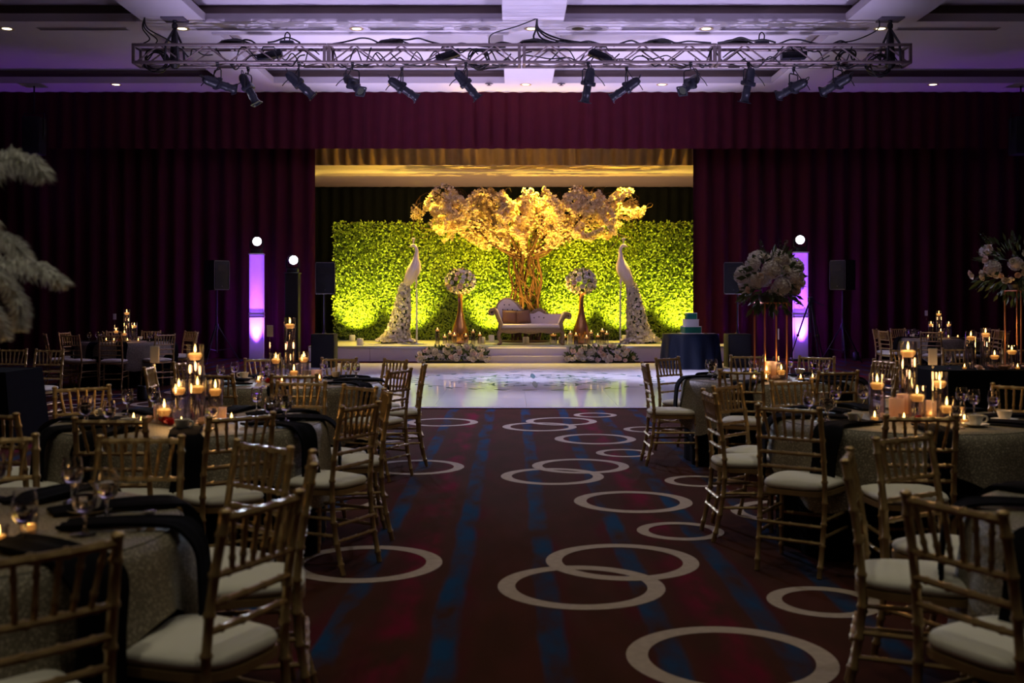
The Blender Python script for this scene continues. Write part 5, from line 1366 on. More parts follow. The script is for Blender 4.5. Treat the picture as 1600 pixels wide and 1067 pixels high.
# ------------------------------------------------------------------ tableware
def sector(a, ai):
    a = a % 360
    s_ = ['east', 'stage east', 'stage', 'stage west', 'west', 'camera west', 'camera', 'camera east'][int(((a + 22.5) % 360) // 45)]
    e, w = ('aisle', 'outer') if ai > 0 else ('outer', 'aisle')
    s_ = s_.replace('east', e).replace('west', w)
    return s_.replace(' ', '-') + ' side'
REG = {}
def reg(o, noun, key, ang, cat, group):
    x = o.location.x / o.location.y
    REG.setdefault((noun, key, sector(ang, TABLES[key][3])), []).append((x, o, cat, group))
def flush_labels():
    for (noun, key, sec), L_ in REG.items():
        L_.sort(key=lambda q: q[0])
        for i, (x, o, cat, group) in enumerate(L_):
            w = '' if len(L_) == 1 else (', left one' if i == 0 else (', right one' if i == len(L_) - 1 else ', middle one' if len(L_) == 3 else ', number %d from the left' % (i + 1)))
            tag(o, '%s on the %s, %s%s' % (noun, TABLES[key][2], sec, w), cat, group)
TZ = TH + 0.008
bowl_me = MB().lathe([(0.006, 0.066), (0.022, 0.070), (0.034, 0.085), (0.038, 0.108), (0.036, 0.135), (0.031, 0.165), (0.0295, 0.165), (0.0345, 0.135), (0.0365, 0.108), (0.0325, 0.087), (0.02, 0.073)], 18, cap=False).mesh('bowl', M['glass'])
stem_me = MB().lathe([(0.034, 0.001), (0.034, 0.004), (0.012, 0.010), (0.0055, 0.02), (0.005, 0.05), (0.008, 0.066)], 14).mesh('stem', M['glass'])
wat_me = MB().lathe([(0.0, 0.076), (0.02, 0.076), (0.0315, 0.088), (0.0355, 0.108), (0.0350, 0.125), (0.0, 0.125)], 16, cap=False).mesh('water', M['drink'])
def goblet(key, r, a):
    cx, cy = TABLES[key][:2]
    o = thing('water_goblet', '', 'glass', (cx + r * math.cos(R(a)), cy + r * math.sin(R(a)), TZ), 0)
    obj('bowl', bowl_me, o); obj('stem', stem_me, o); obj('water', wat_me, o)
    reg(o, 'clear stemmed water goblet', key, a, 'glass', 'water goblets')
GOB = {'L1': [(0.55, 15), (0.56, -10), (0.53, 56), (0.50, -30), (0.52, 92), (0.5, 130), (0.52, -60)], 'L2': [(0.56, -20), (0.60, -8), (0.52, -2), (0.58, 30), (0.55, 58), (0.58, 100), (0.62, 128), (0.60, 146), (0.58, 196), (0.60, 212), (0.56, 235), (0.5, -60)],
       'L3': [(0.6, 22), (0.55, 34), (0.6, 70), (0.58, 105), (0.6, 120), (0.58, 160), (0.6, 200), (0.58, -100)], 'L4': [(0.6, 20), (0.58, 35), (0.6, 150), (0.58, 165), (0.6, 200), (0.6, -30), (0.58, 100), (0.6, 60)],
       'R1': [(0.56, 175), (0.54, 200), (0.55, 130)], 'R2': [(0.58, 200), (0.54, 190), (0.60, 178), (0.58, 120), (0.55, 100), (0.56, 62), (0.52, 20), (0.56, 5), (0.58, 35), (0.55, -80)],
       'R3': [(0.60, 195), (0.58, 160), (0.56, 150), (0.6, 60), (0.58, 35), (0.6, 20), (0.55, -60), (0.58, 95), (0.56, 240)], 'R4': [(0.6, 190), (0.58, 205), (0.6, 170), (0.6, 60), (0.58, -20), (0.6, 120)]}
for key, L_ in GOB.items():
    for r, a in L_: goblet(key, r, a)
cup_me = MB().lathe([(0.0, 0.004), (0.026, 0.004), (0.030, 0.012), (0.040, 0.040), (0.046, 0.062), (0.043, 0.062), (0.037, 0.040), (0.026, 0.014), (0.0, 0.012)], 18, cap=False).mesh('cup_body', M['china'])
han_me = MB().path(smooth_path([(0.042, 0, 0.052), (0.062, 0, 0.054), (0.068, 0, 0.036), (0.055, 0, 0.022), (0.036, 0, 0.022)], 4), 0.005, 6).mesh('handle', M['china'])
sau_me = MB().lathe([(0.0, 0.002), (0.04, 0.002), (0.05, 0.006), (0.075, 0.014), (0.078, 0.017), (0.05, 0.010), (0.04, 0.006), (0.0, 0.006)], 24, cap=False).mesh('saucer', M['china'])
CUP = {'L1': [(0.5, 30), (0.45, 165)], 'L2': [(0.56, 170), (0.52, -78), (0.58, 45), (0.5, 245)], 'L3': [(0.5, 45), (0.55, 150), (0.5, -60), (0.56, 85)], 'R1': [(0.5, 150)], 'R2': [(0.54, 218), (0.5, -62), (0.55, -20), (0.58, 80)], 'R3': [(0.55, 80), (0.5, 45), (0.58, 135), (0.5, 215)], 'L4': [(0.5, 80)], 'R4': [(0.5, 150)]}
for key, L_ in CUP.items():
    for r, a in L_:
        cx, cy = TABLES[key][:2]; p = (cx + r * math.cos(R(a)), cy + r * math.sin(R(a)), TZ)
        o = obj('saucer', sau_me, None, p); reg(o, 'white china saucer', key, a, 'saucer', 'white saucers')
        o = thing('coffee_cup', '', 'cup', (p[0], p[1], TZ + 0.004), R(a + 60)); obj('cup_body', cup_me, o); obj('handle', han_me, o)
        reg(o, 'white china coffee cup', key, a, 'cup', 'white coffee cups')
# folded napkins hanging over the table edge
def napkin_mesh(w, r_in, drop, seed):
    rnd = random.Random(seed); b = MB()
    ctrl = smooth_path([(r_in, 0, TZ + 0.004), ((r_in + TR) / 2, 0, TZ + 0.012), (TR - 0.02, 0, TZ + 0.008), (TR + 0.040, 0, TZ - 0.010), (TR + 0.085, 0, TZ - 0.07), (TR + 0.098, 0, TZ - drop * 0.55), (TR + 0.105, 0, TZ - drop)], 4)
    k = len(ctrl); nw = 6; vs_ = []; fs = []
    for side in (0, 1):
        for i, p in enumerate(ctrl):
            t = Vector(ctrl[min(i + 1, k - 1)]) - Vector(ctrl[max(i - 1, 0)]); nrm = Vector((-t.z, 0, t.x)).normalized()
            if nrm.z < 0 and i < k / 2: nrm = -nrm
            if i >= k / 2 and nrm.x < 0: nrm = -nrm
            for j in range(nw + 1):
                s_ = j / nw - 0.5
                ww = w * (1 + 0.10 * math.sin(i * 0.5 + seed)) * (0.75 + 0.25 * min(1, i / 6))
                q = Vector((p.x, s_ * ww + 0.012 * math.sin(i * 0.35 + seed * 2), p.z)) + nrm * (0.004 * math.sin(j * 2.1 + seed) + (0.012 if side else 0.0))
                vs_.append(q)
    st_ = nw + 1
    for i in range(k - 1):
        for j in range(nw):
            a = i * st_ + j
            fs.append((a, a + 1, a + st_ + 1, a + st_)); c = k * st_ + a
            fs.append((c + st_, c + st_ + 1, c + 1, c))
        for j, fl in ((0, 1), (nw, 0)):
            a = i * st_ + j; c = k * st_ + a
            fs.append((a, a + st_, c + st_, c))
    for j in range(nw):
        a = (k - 1) * st_ + j; c = k * st_ + a; fs.append((a, a + 1, c + 1, c)); fs.append((j, k * st_ + j, k * st_ + j + 1, j + 1))
    return b.add(vs_, fs).mesh('napkin', M['napkin'], True, 60)
NAP = [napkin_mesh(0.17, 0.40, 0.34, 1), napkin_mesh(0.15, 0.44, 0.30, 2), napkin_mesh(0.18, 0.38, 0.36, 4)]
NA = {'L1': [-33, 2, 34, 72, 108, 150, -75], 'L2': [-75, -26, 8, 40, 78, 132, 180, -112, -140], 'L3': [-85, -30, 10, 45, 85, 130, 170, -130], 'L4': [-75, -110, 0, 60, 140, -150], 'R1': [200, 160, 125, 235], 'R2': [-140, -98, 178, 135, 102, 40, -40, 0], 'R3': [180, 130, -120, -60, 90, 45, 0, -30], 'R4': [185, -120, -75, 100, 20]}
for key, L_ in NA.items():
    for i, a in enumerate(L_):
        cx, cy = TABLES[key][:2]
        me = NAP[i % 3]
        o = obj('napkin', me, None, (cx, cy, 0), (0, 0, R(a)))
        REG.setdefault(('folded black napkin hanging over the edge', key, sector(a, TABLES[key][3])), []).append(((cx + math.cos(R(a))) / (cy + math.sin(R(a))), o, 'napkin', 'black napkins'))
# spoons near the camera
sp_me = MB().path(smooth_path([(-0.09, 0, 0.006), (0.0, 0, 0.010), (0.06, 0, 0.006)], 3), [0.006, 0.005, 0.004, 0.003, 0.003, 0.004, 0.005], 6, True, 0.5).ball((0.085, 0, 0.006), (0.026, 0.017, 0.006), 10, 5).mesh('spoon', M['steel'])
for key, r, a, rz in [('L1', 0.62, -8, 200), ('L1', 0.60, 20, 30), ('L2', 0.62, -12, 100), ('R2', 0.62, 205, 10), ('R1', 0.62, 190, 80)]:
    cx, cy = TABLES[key][:2]
    o = obj('spoon', sp_me, None, (cx + r * math.cos(R(a)), cy + r * math.sin(R(a)), TZ), (0, 0, R(rz)))
    reg(o, 'small steel spoon', key, a, 'spoon', 'spoons')

# ------------------------------------------------------------------ candles
flame_me = MB().lathe([(0.0, 0.0), (0.006, 0.006), (0.0085, 0.016), (0.006, 0.032), (0.0025, 0.046), (0.0, 0.054)], 8, cap=False).mesh('flame', M['flame'])
wick_me = MB().tube((0, 0, -0.004), (0, 0, 0.008), 0.0016, 5).mesh('wick', M['wick'])
fc_me = MB().lathe([(0.0, 0.0), (0.026, 0.0), (0.040, 0.018), (0.043, 0.034), (0.034, 0.042), (0.012, 0.038), (0.0, 0.037)], 16, cap=False).mesh('floating_candle', M['wax'])
VASE = {}
def vase_mesh(h, r):
    k = (h, r)
    if k not in VASE:
        g = MB().lathe([(0.0, 0.002), (r, 0.002), (r, h), (r - 0.004, h), (r - 0.004, 0.012), (0.0, 0.012)], 20, cap=False).mesh('glass_cylinder', M['vase_glass'])
        w = MB().lathe([(0.0, 0.014), (r - 0.005, 0.014), (r - 0.005, h - 0.075), (0.0, h - 0.075)], 18, cap=False).mesh('water', M['water'])
        VASE[k] = (g, w)
    return VASE[k]
def candle_vase(x, y, z, h, r, label, group, power=0.0, stem=False):
    t = thing('candle_vase', label, 'candle', (x, y, z), 0, group)
    g, w = vase_mesh(h, r)
    obj('glass_cylinder', g, t); obj('water', w, t)
    c = obj('floating_candle', fc_me, t, (0, 0, h - 0.098))
    s_ = r / 0.05
    c.scale = (s_ * 0.98, s_ * 0.98, 1.0)
    obj('wick', wick_me, c, (0, 0, 0.042)); obj('flame', flame_me, c, (0, 0, 0.046), Z0, (0.95 / s_, 0.95 / s_, 0.95))
    if stem:
        rr = random.Random(int(h * 1000)); b = MB()
        b.path(smooth_path([(0.01, 0, 0.02), (-0.015, 0.01, h * 0.3), (0.015, 0, h * 0.55), (0.0, 0, h - 0.16)], 4), 0.004, 5)
        o = obj('submerged_stem', b.mesh('submerged_stem', M['bark']), t)
    if power:
        lamp('POINT', 'candle_lamp', (x, y, z + h + 0.05), power * 0.8, (1.0, 0.52, 0.16), radius=0.03)
    return t
vg_me = MB().lathe([(0.0, 0.002), (0.026, 0.002), (0.033, 0.055), (0.030, 0.055), (0.024, 0.008), (0.0, 0.008)], 14, cap=False).mesh('glass_cup', M['vase_glass'])
tl_me = MB().lathe([(0.0, 0.009), (0.022, 0.009), (0.022, 0.026), (0.0, 0.026)], 12, cap=False).mesh('tealight', M['wax'])
def votive(x, y, z, label, group='votive candles'):
    t = thing('votive_candle', label, 'candle', (x, y, z), 0, group)
    obj('glass_cup', vg_me, t); c = obj('tealight', tl_me, t); obj('flame', flame_me, c, (0, 0, 0.026), Z0, (0.8, 0.8, 0.7))
def table_number(x, y, z, h, num, label, rz=0.0):
    t = thing('table_number', label, 'sign', (x, y, z), rz, 'table numbers')
    obj('base', MB().lathe([(0.0, 0.001), (0.045, 0.001), (0.045, 0.006), (0.0, 0.010)], 16, cap=False).mesh('base', M['acrylic']), t)
    obj('rod', MB().tube((0, 0, 0.006), (0, 0, h), 0.0045, 6).mesh('rod', M['acrylic']), t)
    obj('card', MB().rbox((0, 0, h + 0.055), (0.055, 0.005, 0.10), 0.002, 1).mesh('card', M['card'], False), t)
def on_table(key, px, py=None, dx=0, dy=0):
    cx, cy = TABLES[key][:2]
    return cx + dx, cy + dy
CV = {   # dx, dy, height, radius, lamp power, word
 'L2': [(0.00, 0.10, 0.46, 0.052, 3.0, 'tall'), (-0.075, 0.02, 0.255, 0.047, 1.2, 'left mid-height'), (0.055, -0.04, 0.27, 0.05, 1.6, 'central mid-height'), (0.135, 0.06, 0.245, 0.045, 1.2, 'right mid-height'), (-0.125, -0.10, 0.14, 0.05, 1.4, 'short front')],
 'L3': [(-0.01, 0.05, 0.57, 0.052, 2.5, 'tall'), (-0.125, 0.0, 0.26, 0.048, 1.2, 'left'), (0.12, 0.02, 0.27, 0.05, 1.2, 'right'), (0.06, -0.12, 0.16, 0.045, 1.0, 'short')],
 'L4': [(0.0, 0.05, 0.56, 0.055, 3.0, 'tall'), (-0.17, 0.0, 0.24, 0.05, 1.2, 'left'), (0.15, 0.0, 0.33, 0.05, 1.4, 'right'), (0.02, -0.12, 0.2, 0.05, 1.0, 'short')],
 'R2': [(0.035, 0.08, 0.47, 0.055, 3.0, 'tall'), (-0.165, 0.06, 0.27, 0.05, 1.4, 'left mid-height'), (0.20, 0.0, 0.285, 0.05, 1.6, 'right mid-height'), (0.025, -0.10, 0.21, 0.052, 1.4, 'short centre'), (0.165, -0.20, 0.15, 0.045, 1.2, 'short right')],
 'R3': [(0.06, -0.12, 0.14, 0.045, 0.8, 'short right'), (-0.07, -0.10, 0.13, 0.045, 0.8, 'short left')],
 'R4': [(0.0, 0.05, 0.52, 0.055, 3.0, 'tall'), (-0.17, 0.0, 0.32, 0.05, 1.2, 'left'), (0.17, 0.0, 0.32, 0.05, 1.2, 'right'), (-0.03, -0.12, 0.18, 0.05, 1.0, 'short')]}
for key, L_ in CV.items():
    for dx, dy, h, r, pw, w in L_:
        x, y = on_table(key, 0, 0, dx, dy)
        candle_vase(x, y, TZ, h, r, 'glass cylinder with floating lit candle, %s one on the %s' % (w, TABLES[key][2]), 'floating candle vases', pw, h > 0.4)
VT = {'L1': [(0.34, -0.22), (0.30, -0.36), (0.36, -0.06)], 'L2': [(-0.18, -0.34), (0.20, -0.30), (0.28, -0.12), (-0.30, -0.12), (0.05, -0.34)], 'L3': [(-0.24, -0.18), (0.22, -0.20), (-0.02, -0.24), (0.26, 0.02), (-0.28, 0.06)], 'L4': [(-0.30, -0.12), (0.28, -0.18), (-0.12, -0.24), (0.1, -0.2)],
      'R1': [(-0.3, -0.1), (-0.2, 0.3)], 'R2': [(-0.12, -0.28), (0.12, -0.06), (0.22, -0.32), (-0.26, -0.18)], 'R3': [(-0.22, -0.26), (-0.12, -0.30), (0.32, -0.22), (0.18, -0.34)], 'R4': [(-0.28, -0.14), (0.26, -0.2), (0.05, -0.28)]}
for key, L_ in VT.items():
    for dx, dy in L_:
        x, y = on_table(key, 0, 0, dx, dy)
        t = thing('votive_candle', '', 'candle', (x, y, TZ), 0)
        obj('glass_cup', vg_me, t); c = obj('tealight', tl_me, t); obj('flame', flame_me, c, (0, 0, 0.026), Z0, (0.8, 0.8, 0.7))
        reg(t, 'small glass votive with lit tealight', key, math.degrees(math.atan2(dy, dx)), 'candle', 'votive candles')
lamp('POINT', 'candle_lamp', (TABLES['L1'][0] + 0.1, TABLES['L1'][1] - 0.1, TZ + 0.18), 1.0, (1.0, 0.52, 0.16), radius=0.03)
# frosted candle glasses
def frosted(x, y, h, r, label):
    t = thing('frosted_vase', label, 'vase', (x, y, TZ), 0, 'frosted candle glasses')
    obj('glass', MB().lathe([(0.0, 0.002), (r, 0.002), (r, h), (r - 0.004, h), (r - 0.004, 0.01), (0.0, 0.01)], 18, cap=False).mesh('glass', M['frost']), t)
    obj('candle', MB().lathe([(0.0, 0.012), (r * 0.6, 0.012), (r * 0.6, h * 0.5), (0.0, h * 0.5)], 12, cap=False).mesh('candle', M['wax']), t)
for key, dx, dy, h, r, w in [('R2', -0.085, -0.06, 0.13, 0.045, 'left of the short centre candle'), ('R2', -0.03, -0.02, 0.15, 0.04, 'behind the short centre candle'), ('R2', 0.12, -0.02, 0.11, 0.05, 'right of the short centre candle'), ('R3', -0.02, -0.04, 0.16, 0.06, 'under the flower stand'), ('R3', 0.04, 0.02, 0.15, 0.05, 'behind the flower stand front'), ('L3', 0.22, 0.1, 0.10, 0.05, 'right of the tall candle'), ('L2', 0.20, -0.08, 0.09, 0.04, 'right of the candles'), ('L2', -0.19, 0.05, 0.09, 0.045, 'left of the candles')]:
    x, y = on_table(key, 0, 0, dx, dy)
    frosted(x, y, h, r, 'pale frosted candle glass on the %s, %s' % (TABLES[key][2], w))
# loose roses round the candles
LR = {'L2': [(-0.05, -0.22, 'red'), (-0.16, -0.02, 'blush'), (-0.10, -0.16, 'red'), (-0.22, -0.10, 'blush'), (0.12, -0.18, 'blush'), (-0.28, -0.24, 'red')], 'L3': [(-0.2, -0.06, 'blush'), (-0.16, -0.14, 'red'), (0.18, -0.08, 'blush'), (-0.05, -0.18, 'red')],
      'R2': [(-0.18, -0.10, 'blush'), (-0.02, -0.24, 'red'), (0.24, -0.16, 'blush')], 'R3': [(0.0, -0.16, 'blush'), (0.09, -0.05, 'blush'), (-0.10, -0.02, 'white')], 'L4': [(-0.08, -0.1, 'red'), (0.1, -0.12, 'blush')]}
for key, L_ in LR.items():
    for k, (dx, dy, c) in enumerate(L_):
        x, y = on_table(key, 0, 0, dx, dy)
        o = obj('rose', ROSE[c], None, (x, y, TZ + 0.018), (0.2, 0.1 * k, k), (0.038, 0.038, 0.038))
        reg(o, 'single %s rose lying by the candles' % c, key, math.degrees(math.atan2(dy, dx)), 'flower', 'loose roses')
table_number(-2.135, 6.50, TZ, 0.35, 1, 'table number card on thin rod at the middle left table')
table_number(-2.14, 9.62, TZ, 0.40, 1, 'table number card on thin rod at the left dance-floor table')
table_number(-6.92, 18.95, TZ, 0.38, 1, 'table number card on thin rod at the distant left table')
table_number(2.56, 6.62, TZ, 0.33, 1, 'dark table number card on thin rod at the middle right table')
table_number(7.88, 20.7, TZ, 0.42, 1, 'table number card on thin rod at the distant right table')
table_number(2.45, 10.0, TZ, 0.36, 1, 'slim table number card below the flower centrepiece', R(84))
# candles on the long right table
for px, y, h, r, w in [(1517, 11.6, 0.40, 0.055, 'tall left'), (1540, 11.75, 0.43, 0.055, 'tall right'), (1554, 11.55, 0.20, 0.055, 'short middle'), (1581, 11.6, 0.25, 0.06, 'short right')]:
    candle_vase((px - 800) * y / 1700, y, TH + 0.004, h, r, 'glass cylinder with floating lit candle, %s one on the long black table' % w, 'floating candle vases', 1.5)
for k, (px, y) in enumerate([(1507, 11.45), (1590, 11.45)]):
    votive((px - 800) * y / 1700, y, TH + 0.004, 'small glass votive on the long black table, %s one' % ['left', 'right'][k])
for k, (px, y) in enumerate([(1530, 11.45), (1547, 11.5), (1566, 11.42), (1573, 11.5), (1592, 11.55)]):
    tag(obj('rose', ROSE['blush'], None, ((px - 800) * y / 1700, y, TH + 0.02), (0.3, 0.2, k), (0.05, 0.05, 0.045)), 'blush rose lying on the long black table, %s from the left' % ords[k], 'flower', 'loose roses')
gx = (1482 - 800) * 11.5 / 1700
o = thing('water_goblet', 'clear water goblet at the left end of the long black table', 'glass', (gx, 11.5, TH + 0.005), 0, 'water goblets'); obj('bowl', bowl_me, o); obj('stem', stem_me, o); obj('water', wat_me, o)
flush_labels()

# ------------------------------------------------------------------ tall flower centrepieces
def centrepiece(x, y, z, h, w, label_s, label_f, rx, rz_, nh, nr, seed, drop):
    s = thing('flower_stand', label_s, 'stand', (x, y, z), R(12), 'copper flower stands')
    for sx_ in (-1, 1):
        for sy_ in (-1, 1):
            obj('stand_leg', MB().tube((sx_ * w, sy_ * w, 0.0), (sx_ * w, sy_ * w, h), 0.009, 8).mesh('stand_leg', M['copper']), s)
    b = MB()
    for sx_ in (-1, 1):
        b.tube((sx_ * w, -w, h), (sx_ * w, w, h), 0.008, 6).tube((-w, sx_ * w, h), (w, sx_ * w, h), 0.008, 6)
        b.tube((sx_ * w, -w, 0.008), (sx_ * w, w, 0.008), 0.007, 6).tube((-w, sx_ * w, 0.008), (w, sx_ * w, 0.008), 0.007, 6)
    obj('stand_frame', b.mesh('stand_frame', M['copper']), s)
    f = thing('flower_centrepiece', label_f, 'flowers', (x, y, z + h + 0.01), 0, 'tall flower centrepieces')
    obj('flower_bowl', MB().lathe([(0.0, 0.0), (w * 0.9, 0.0), (w * 1.15, 0.06), (w, 0.06), (0.0, 0.05)], 16, cap=False).mesh('flower_bowl', M['black']), f)
    c = Vector((0, 0, rz_ * 0.85)); rr = random.Random(seed)
    stuff(obj('greenery', foliage(260, lambda r: ((lambda d: (c + Vector((d.x * rx, d.y * rx, d.z * rz_ - (0.06 if d.z < 0 else 0))) * r.uniform(0.55, 1.0), d + Vector((0, 0, -0.1))))(rnd_dir(r))), 0.10, 0.022, seed), f))
    for k in range(14):     # trailing fern sprigs
        a = rr.uniform(0, 2 * PI); b = MB(); up_ = rr.random() < 0.3
        p0 = c + Vector((math.cos(a) * rx * 0.7, math.sin(a) * rx * 0.7, (rz_ * 0.8 if up_ else -rz_ * 0.5)))
        d = Vector((math.cos(a) * 0.6, math.sin(a) * 0.6, 0.8 if up_ else -0.55)).normalized(); L_ = rr.uniform(0.14, 0.24)
        for i in range(9):
            q = p0 + d * L_ * i / 9
            for s2 in (-1, 1):
                leaf_quad(b, q, d + Vector((-math.sin(a), math.cos(a), 0)) * s2 * 1.2, rnd_dir(rr), 0.05 * (1.1 - i / 10), 0.009)
        obj('fern_sprig', b.mesh('fern_sprig', M['leaf'], False), f)
    for k in range(nh):
        u = (k + 0.5) / nh; zz_ = 1 - 1.45 * u; a = k * 2.4 + 0.3; r_ = math.sqrt(max(0, 1 - zz_ * zz_))
        d = Vector((r_ * math.cos(a), r_ * math.sin(a), zz_))
        sc = rr.uniform(0.068, 0.088)
        obj('hydrangea', HYD, f, c + Vector((d.x * rx * 0.92, d.y * rx * 0.92, d.z * rz_ * 0.90)), (d + Vector((0, 0, 0.3))).to_track_quat('Z', 'Y').to_euler(), (sc, sc, sc))
    for k in range(nr):
        d = rnd_dir(rr); d.y = -abs(d.y) if rr.random() < 0.75 else d.y
        if d.z < -0.6: d.z *= 0.5
        q = c + Vector((d.x * rx * 1.02, d.y * rx * 1.0, d.z * rz_)) * rr.uniform(0.92, drop)
        sc = rr.uniform(0.030, 0.042)
        obj('rose', ROSE['white' if rr.random() < 0.6 else 'blush'], f, q, d.to_track_quat('Z', 'Y').to_euler(), (sc, sc, sc))
centrepiece(2.41, 10.14, TZ, 0.70, 0.11, 'copper rod stand on the right dance-floor table', 'full dome of pale hydrangeas and roses above the right table', 0.285, 0.25, 17, 26, 301, 1.05)
centrepiece(5.50, 11.80, TH + 0.004, 0.83, 0.10, 'copper rod stand on the long black table', 'loose bouquet of white and blush roses at the far right edge', 0.46, 0.30, 6, 46, 302, 1.18)

# ostrich feathers on the front left table
t = thing('feather_vase', 'tall glass trumpet vase on the front left table', 'vase', (TABLES['L1'][0], TABLES['L1'][1], TZ))
obj('glass', MB().lathe([(0.0, 0.002), (0.09, 0.002), (0.09, 0.012), (0.02, 0.04), (0.018, 0.45), (0.035, 0.62), (0.075, 0.72), (0.072, 0.72), (0.03, 0.62), (0.012, 0.45)], 18, cap=False).mesh('glass', M['vase_glass']), t)
f = thing('feather_plumes', 'spray of curling white ostrich feathers over the front left table', 'feathers', (TABLES['L1'][0], TABLES['L1'][1], TZ + 0.70))
def plume(ctrl, w, seed):
    rr = random.Random(seed)
    pts = smooth_path(ctrl, 8); k = len(pts); b = MB()
    b.path(pts, [0.004 * (1 - 0.8 * i / k) for i in range(k)], 5)
    for i in range(1, k):
        t = (pts[min(i + 1, k - 1)] - pts[i - 1]).normalized(); u = i / (k - 1)
        for q in range(30):
            a = rr.uniform(0, 2 * PI)
            nrm = t.orthogonal().normalized(); bi = t.cross(nrm)
            d = (nrm * math.cos(a) + bi * math.sin(a)) + t * rr.uniform(0.2, 0.9)
            d = d.normalized()
            L_ = w * rr.uniform(0.6, 1.05) * (math.sin(PI * min(1.0, 0.12 + 0.80 * u)) ** 0.6)
            p0 = pts[i - 1].lerp(pts[i], rr.random())
            p1 = p0 + d * L_ * 0.5; p2 = p0 + d * L_ * 0.75 + Vector((0, 0, -0.14 * L_)); p3 = p2 + Vector((d.x * 0.02, d.y * 0.02, -0.28 * L_))
            s_ = d.cross(Vector((rr.uniform(-1, 1), rr.uniform(-1, 1), rr.uniform(-1, 1)))).normalized() * 0.0016
            b.add([p0 - s_, p0 + s_, p1 + s_, p1 - s_, p2 + s_, p2 - s_, p3], [(0, 1, 2, 3), (3, 2, 4, 5), (5, 4, 6)])
    return b.mesh('plume', M['feather'], False)
# curves in the vertical plane facing the aisle; x is measured from the vase
PL = [([(0, 0, 0), (0.03, 0, 0.24), (0.13, -0.02, 0.40), (0.26, -0.03, 0.475), (0.355, -0.03, 0.465), (0.395, -0.03, 0.42)], 0.08),
      ([(0, 0, 0), (0.07, 0, 0.14), (0.17, 0.02, 0.225), (0.27, 0.02, 0.215), (0.315, 0.02, 0.16)], 0.065),
      ([(0, 0, 0), (0.11, -0.02, 0.10), (0.24, -0.03, 0.14), (0.38, -0.04, 0.13), (0.465, -0.04, 0.08)], 0.065),
      ([(0, 0, 0), (0.12, -0.04, 0.11), (0.24, -0.06, 0.12), (0.31, -0.06, 0.06), (0.335, -0.06, -0.01), (0.335, -0.06, -0.06)], 0.045),
      ([(0, 0, 0), (0.10, 0.04, 0.05), (0.19, 0.05, -0.0), (0.23, 0.05, -0.09)], 0.06),
      ([(0, 0, 0), (-0.03, 0.02, 0.24), (-0.14, 0.03, 0.36), (-0.30, 0.03, 0.36), (-0.38, 0.03, 0.28)], 0.10),
      ([(0, 0, 0), (-0.10, 0, 0.12), (-0.24, 0, 0.15), (-0.38, 0, 0.08)], 0.09),
      ([(0, 0, 0), (-0.10, -0.05, 0.06), (-0.22, -0.08, 0.0), (-0.28, -0.08, -0.14)], 0.07),
      ([(0, 0, 0), (0.02, 0.10, 0.22), (0.05, 0.24, 0.32), (0.06, 0.36, 0.22)], 0.09),
      ([(0, 0, 0), (0.0, -0.10, 0.2), (0.0, -0.24, 0.28), (0.02, -0.36, 0.18)], 0.09)]
for k, (c, w) in enumerate(PL):
    stuff(obj('plume', plume(c, w, 400 + k), f))

# ------------------------------------------------------------------ cake table
cxx, cyy, cr_ = 3.87, 23.6, 0.60
t = thing('cake_table', 'round cake table under navy satin cloth right of the stage', 'table', (cxx, cyy, 0))
obj('tabletop', MB().lathe([(0.0, 0.73), (cr_ - 0.01, 0.73), (cr_ - 0.01, 0.757), (0.0, 0.757)], 32, cap=False).mesh('tabletop', M['wall']), t)
obj('leg', MB().lathe([(0.0, 0.002), (0.25, 0.002), (0.25, 0.02), (0.04, 0.05), (0.04, 0.73)], 16).mesh('leg', M['black']), t)
n = 96; rings = [[(0, 0, 0.762)] * n, [((cr_ + 0.004) * math.cos(2 * PI * j / n), (cr_ + 0.004) * math.sin(2 * PI * j / n), 0.762) for j in range(n)]]
for s_ in (0.06, 0.35, 0.7, 1.0):
    rings.append([((cr_ + 0.012 + 0.05 * s_ + 0.045 * s_ * math.sin(12 * 2 * PI * j / n)) * math.cos(2 * PI * j / n), (cr_ + 0.012 + 0.05 * s_ + 0.045 * s_ * math.sin(12 * 2 * PI * j / n)) * math.sin(2 * PI * j / n), 0.755 - 0.745 * s_) for j in range(n)])
tag(obj('cake_tablecloth', MB().add([p for r_ in rings for p in r_], [(i * n + j, i * n + (j + 1) % n, (i + 1) * n + (j + 1) % n, (i + 1) * n + j) for i in range(len(rings) - 1) for j in range(n)]).mesh('cake_tablecloth', M['navy'], True, 60), None, (cxx, cyy, 0)), 'navy satin floor-length cloth with soft folds on the cake table', 'tablecloth')
ck = thing('wedding_cake', 'three-tier white and emerald green cake on the navy table', 'cake', (cxx, cyy - 0.05, 0.766), R(8))
z = 0.0
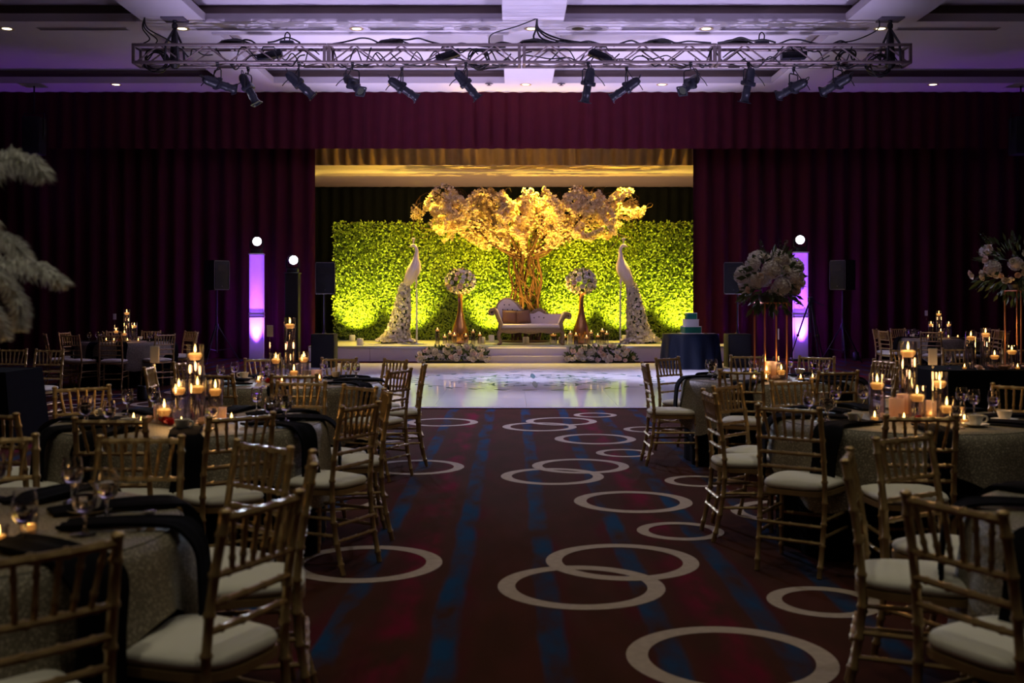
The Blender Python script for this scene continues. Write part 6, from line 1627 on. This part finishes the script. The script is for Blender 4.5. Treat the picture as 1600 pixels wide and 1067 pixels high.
for w, h, m_, nm_ in [(0.18, 0.145, 'cake_green', 'bottom_tier'), (0.14, 0.15, 'cake_white', 'middle_tier'), (0.105, 0.14, 'cake_green', 'top_tier')]:
    o = obj(nm_, MB().rbox((0, 0, z + h / 2 + 0.012), (2 * w, 2 * w, h), 0.01, 2).mesh(nm_, M[m_]), ck)
    obj('icing_edge', MB().rbox((0, 0, z + h + 0.006), (2 * w + 0.012, 2 * w + 0.012, 0.018), 0.006, 2).mesh('icing_edge', M['cake_white']), o)
    if m_ == 'cake_green': obj('side_panel', MB().box((w + 0.002, 0, z + h / 2 + 0.012), (0.006, 2 * w * 0.96, h * 0.96)).mesh('side_panel', M['cake_white'], False), o)
    z += h
obj('cake_board', MB().rbox((0, 0, 0.005), (0.46, 0.46, 0.01), 0.003, 1).mesh('cake_board', M['cake_white']), ck)
for dx, w in [(-0.38, 'left'), (0.40, 'right')]:
    tag(obj('dessert_plate', MB().lathe([(0.0, 0.002), (0.06, 0.002), (0.10, 0.014), (0.06, 0.008), (0.0, 0.008)], 20, cap=False).mesh('dessert_plate', M['china']), None, (cxx + dx, cyy - 0.25, 0.764)), 'small white plate on the cake table, %s of the cake' % w, 'plate', 'dessert plates')

# ------------------------------------------------------------------ candles on the stage
k = 0
for grp, base, spots in [('left', -1.30, [(-0.55, -0.30, 0.42), (-0.36, -0.42, 0.26), (-0.24, -0.30, 0.34), (-0.12, -0.45, 0.30), (0.16, -0.42, 0.28), (0.34, -0.40, 0.38), (0.50, -0.25, 0.30)]),
                          ('right', 1.74, [(-0.42, -0.35, 0.26), (-0.30, -0.48, 0.34), (-0.16, -0.42, 0.30), (0.10, -0.45, 0.24), (0.22, -0.35, 0.36), (0.38, -0.42, 0.28), (0.50, -0.3, 0.40), (0.60, -0.4, 0.34)])]:
    for i, (dx, dy, h) in enumerate(spots):
        candle_vase(base + dx, 27.3 + dy, SZ + 0.002, h, 0.055, 'lit candle in glass cylinder by the %s gold vase, %s from the left' % (grp, ords[i]), 'stage candles')
candle_vase(1.02, 26.95, SZ + 0.002, 0.30, 0.09, 'wide lit candle glass on the deck under the right end of the sofa', 'stage candles')
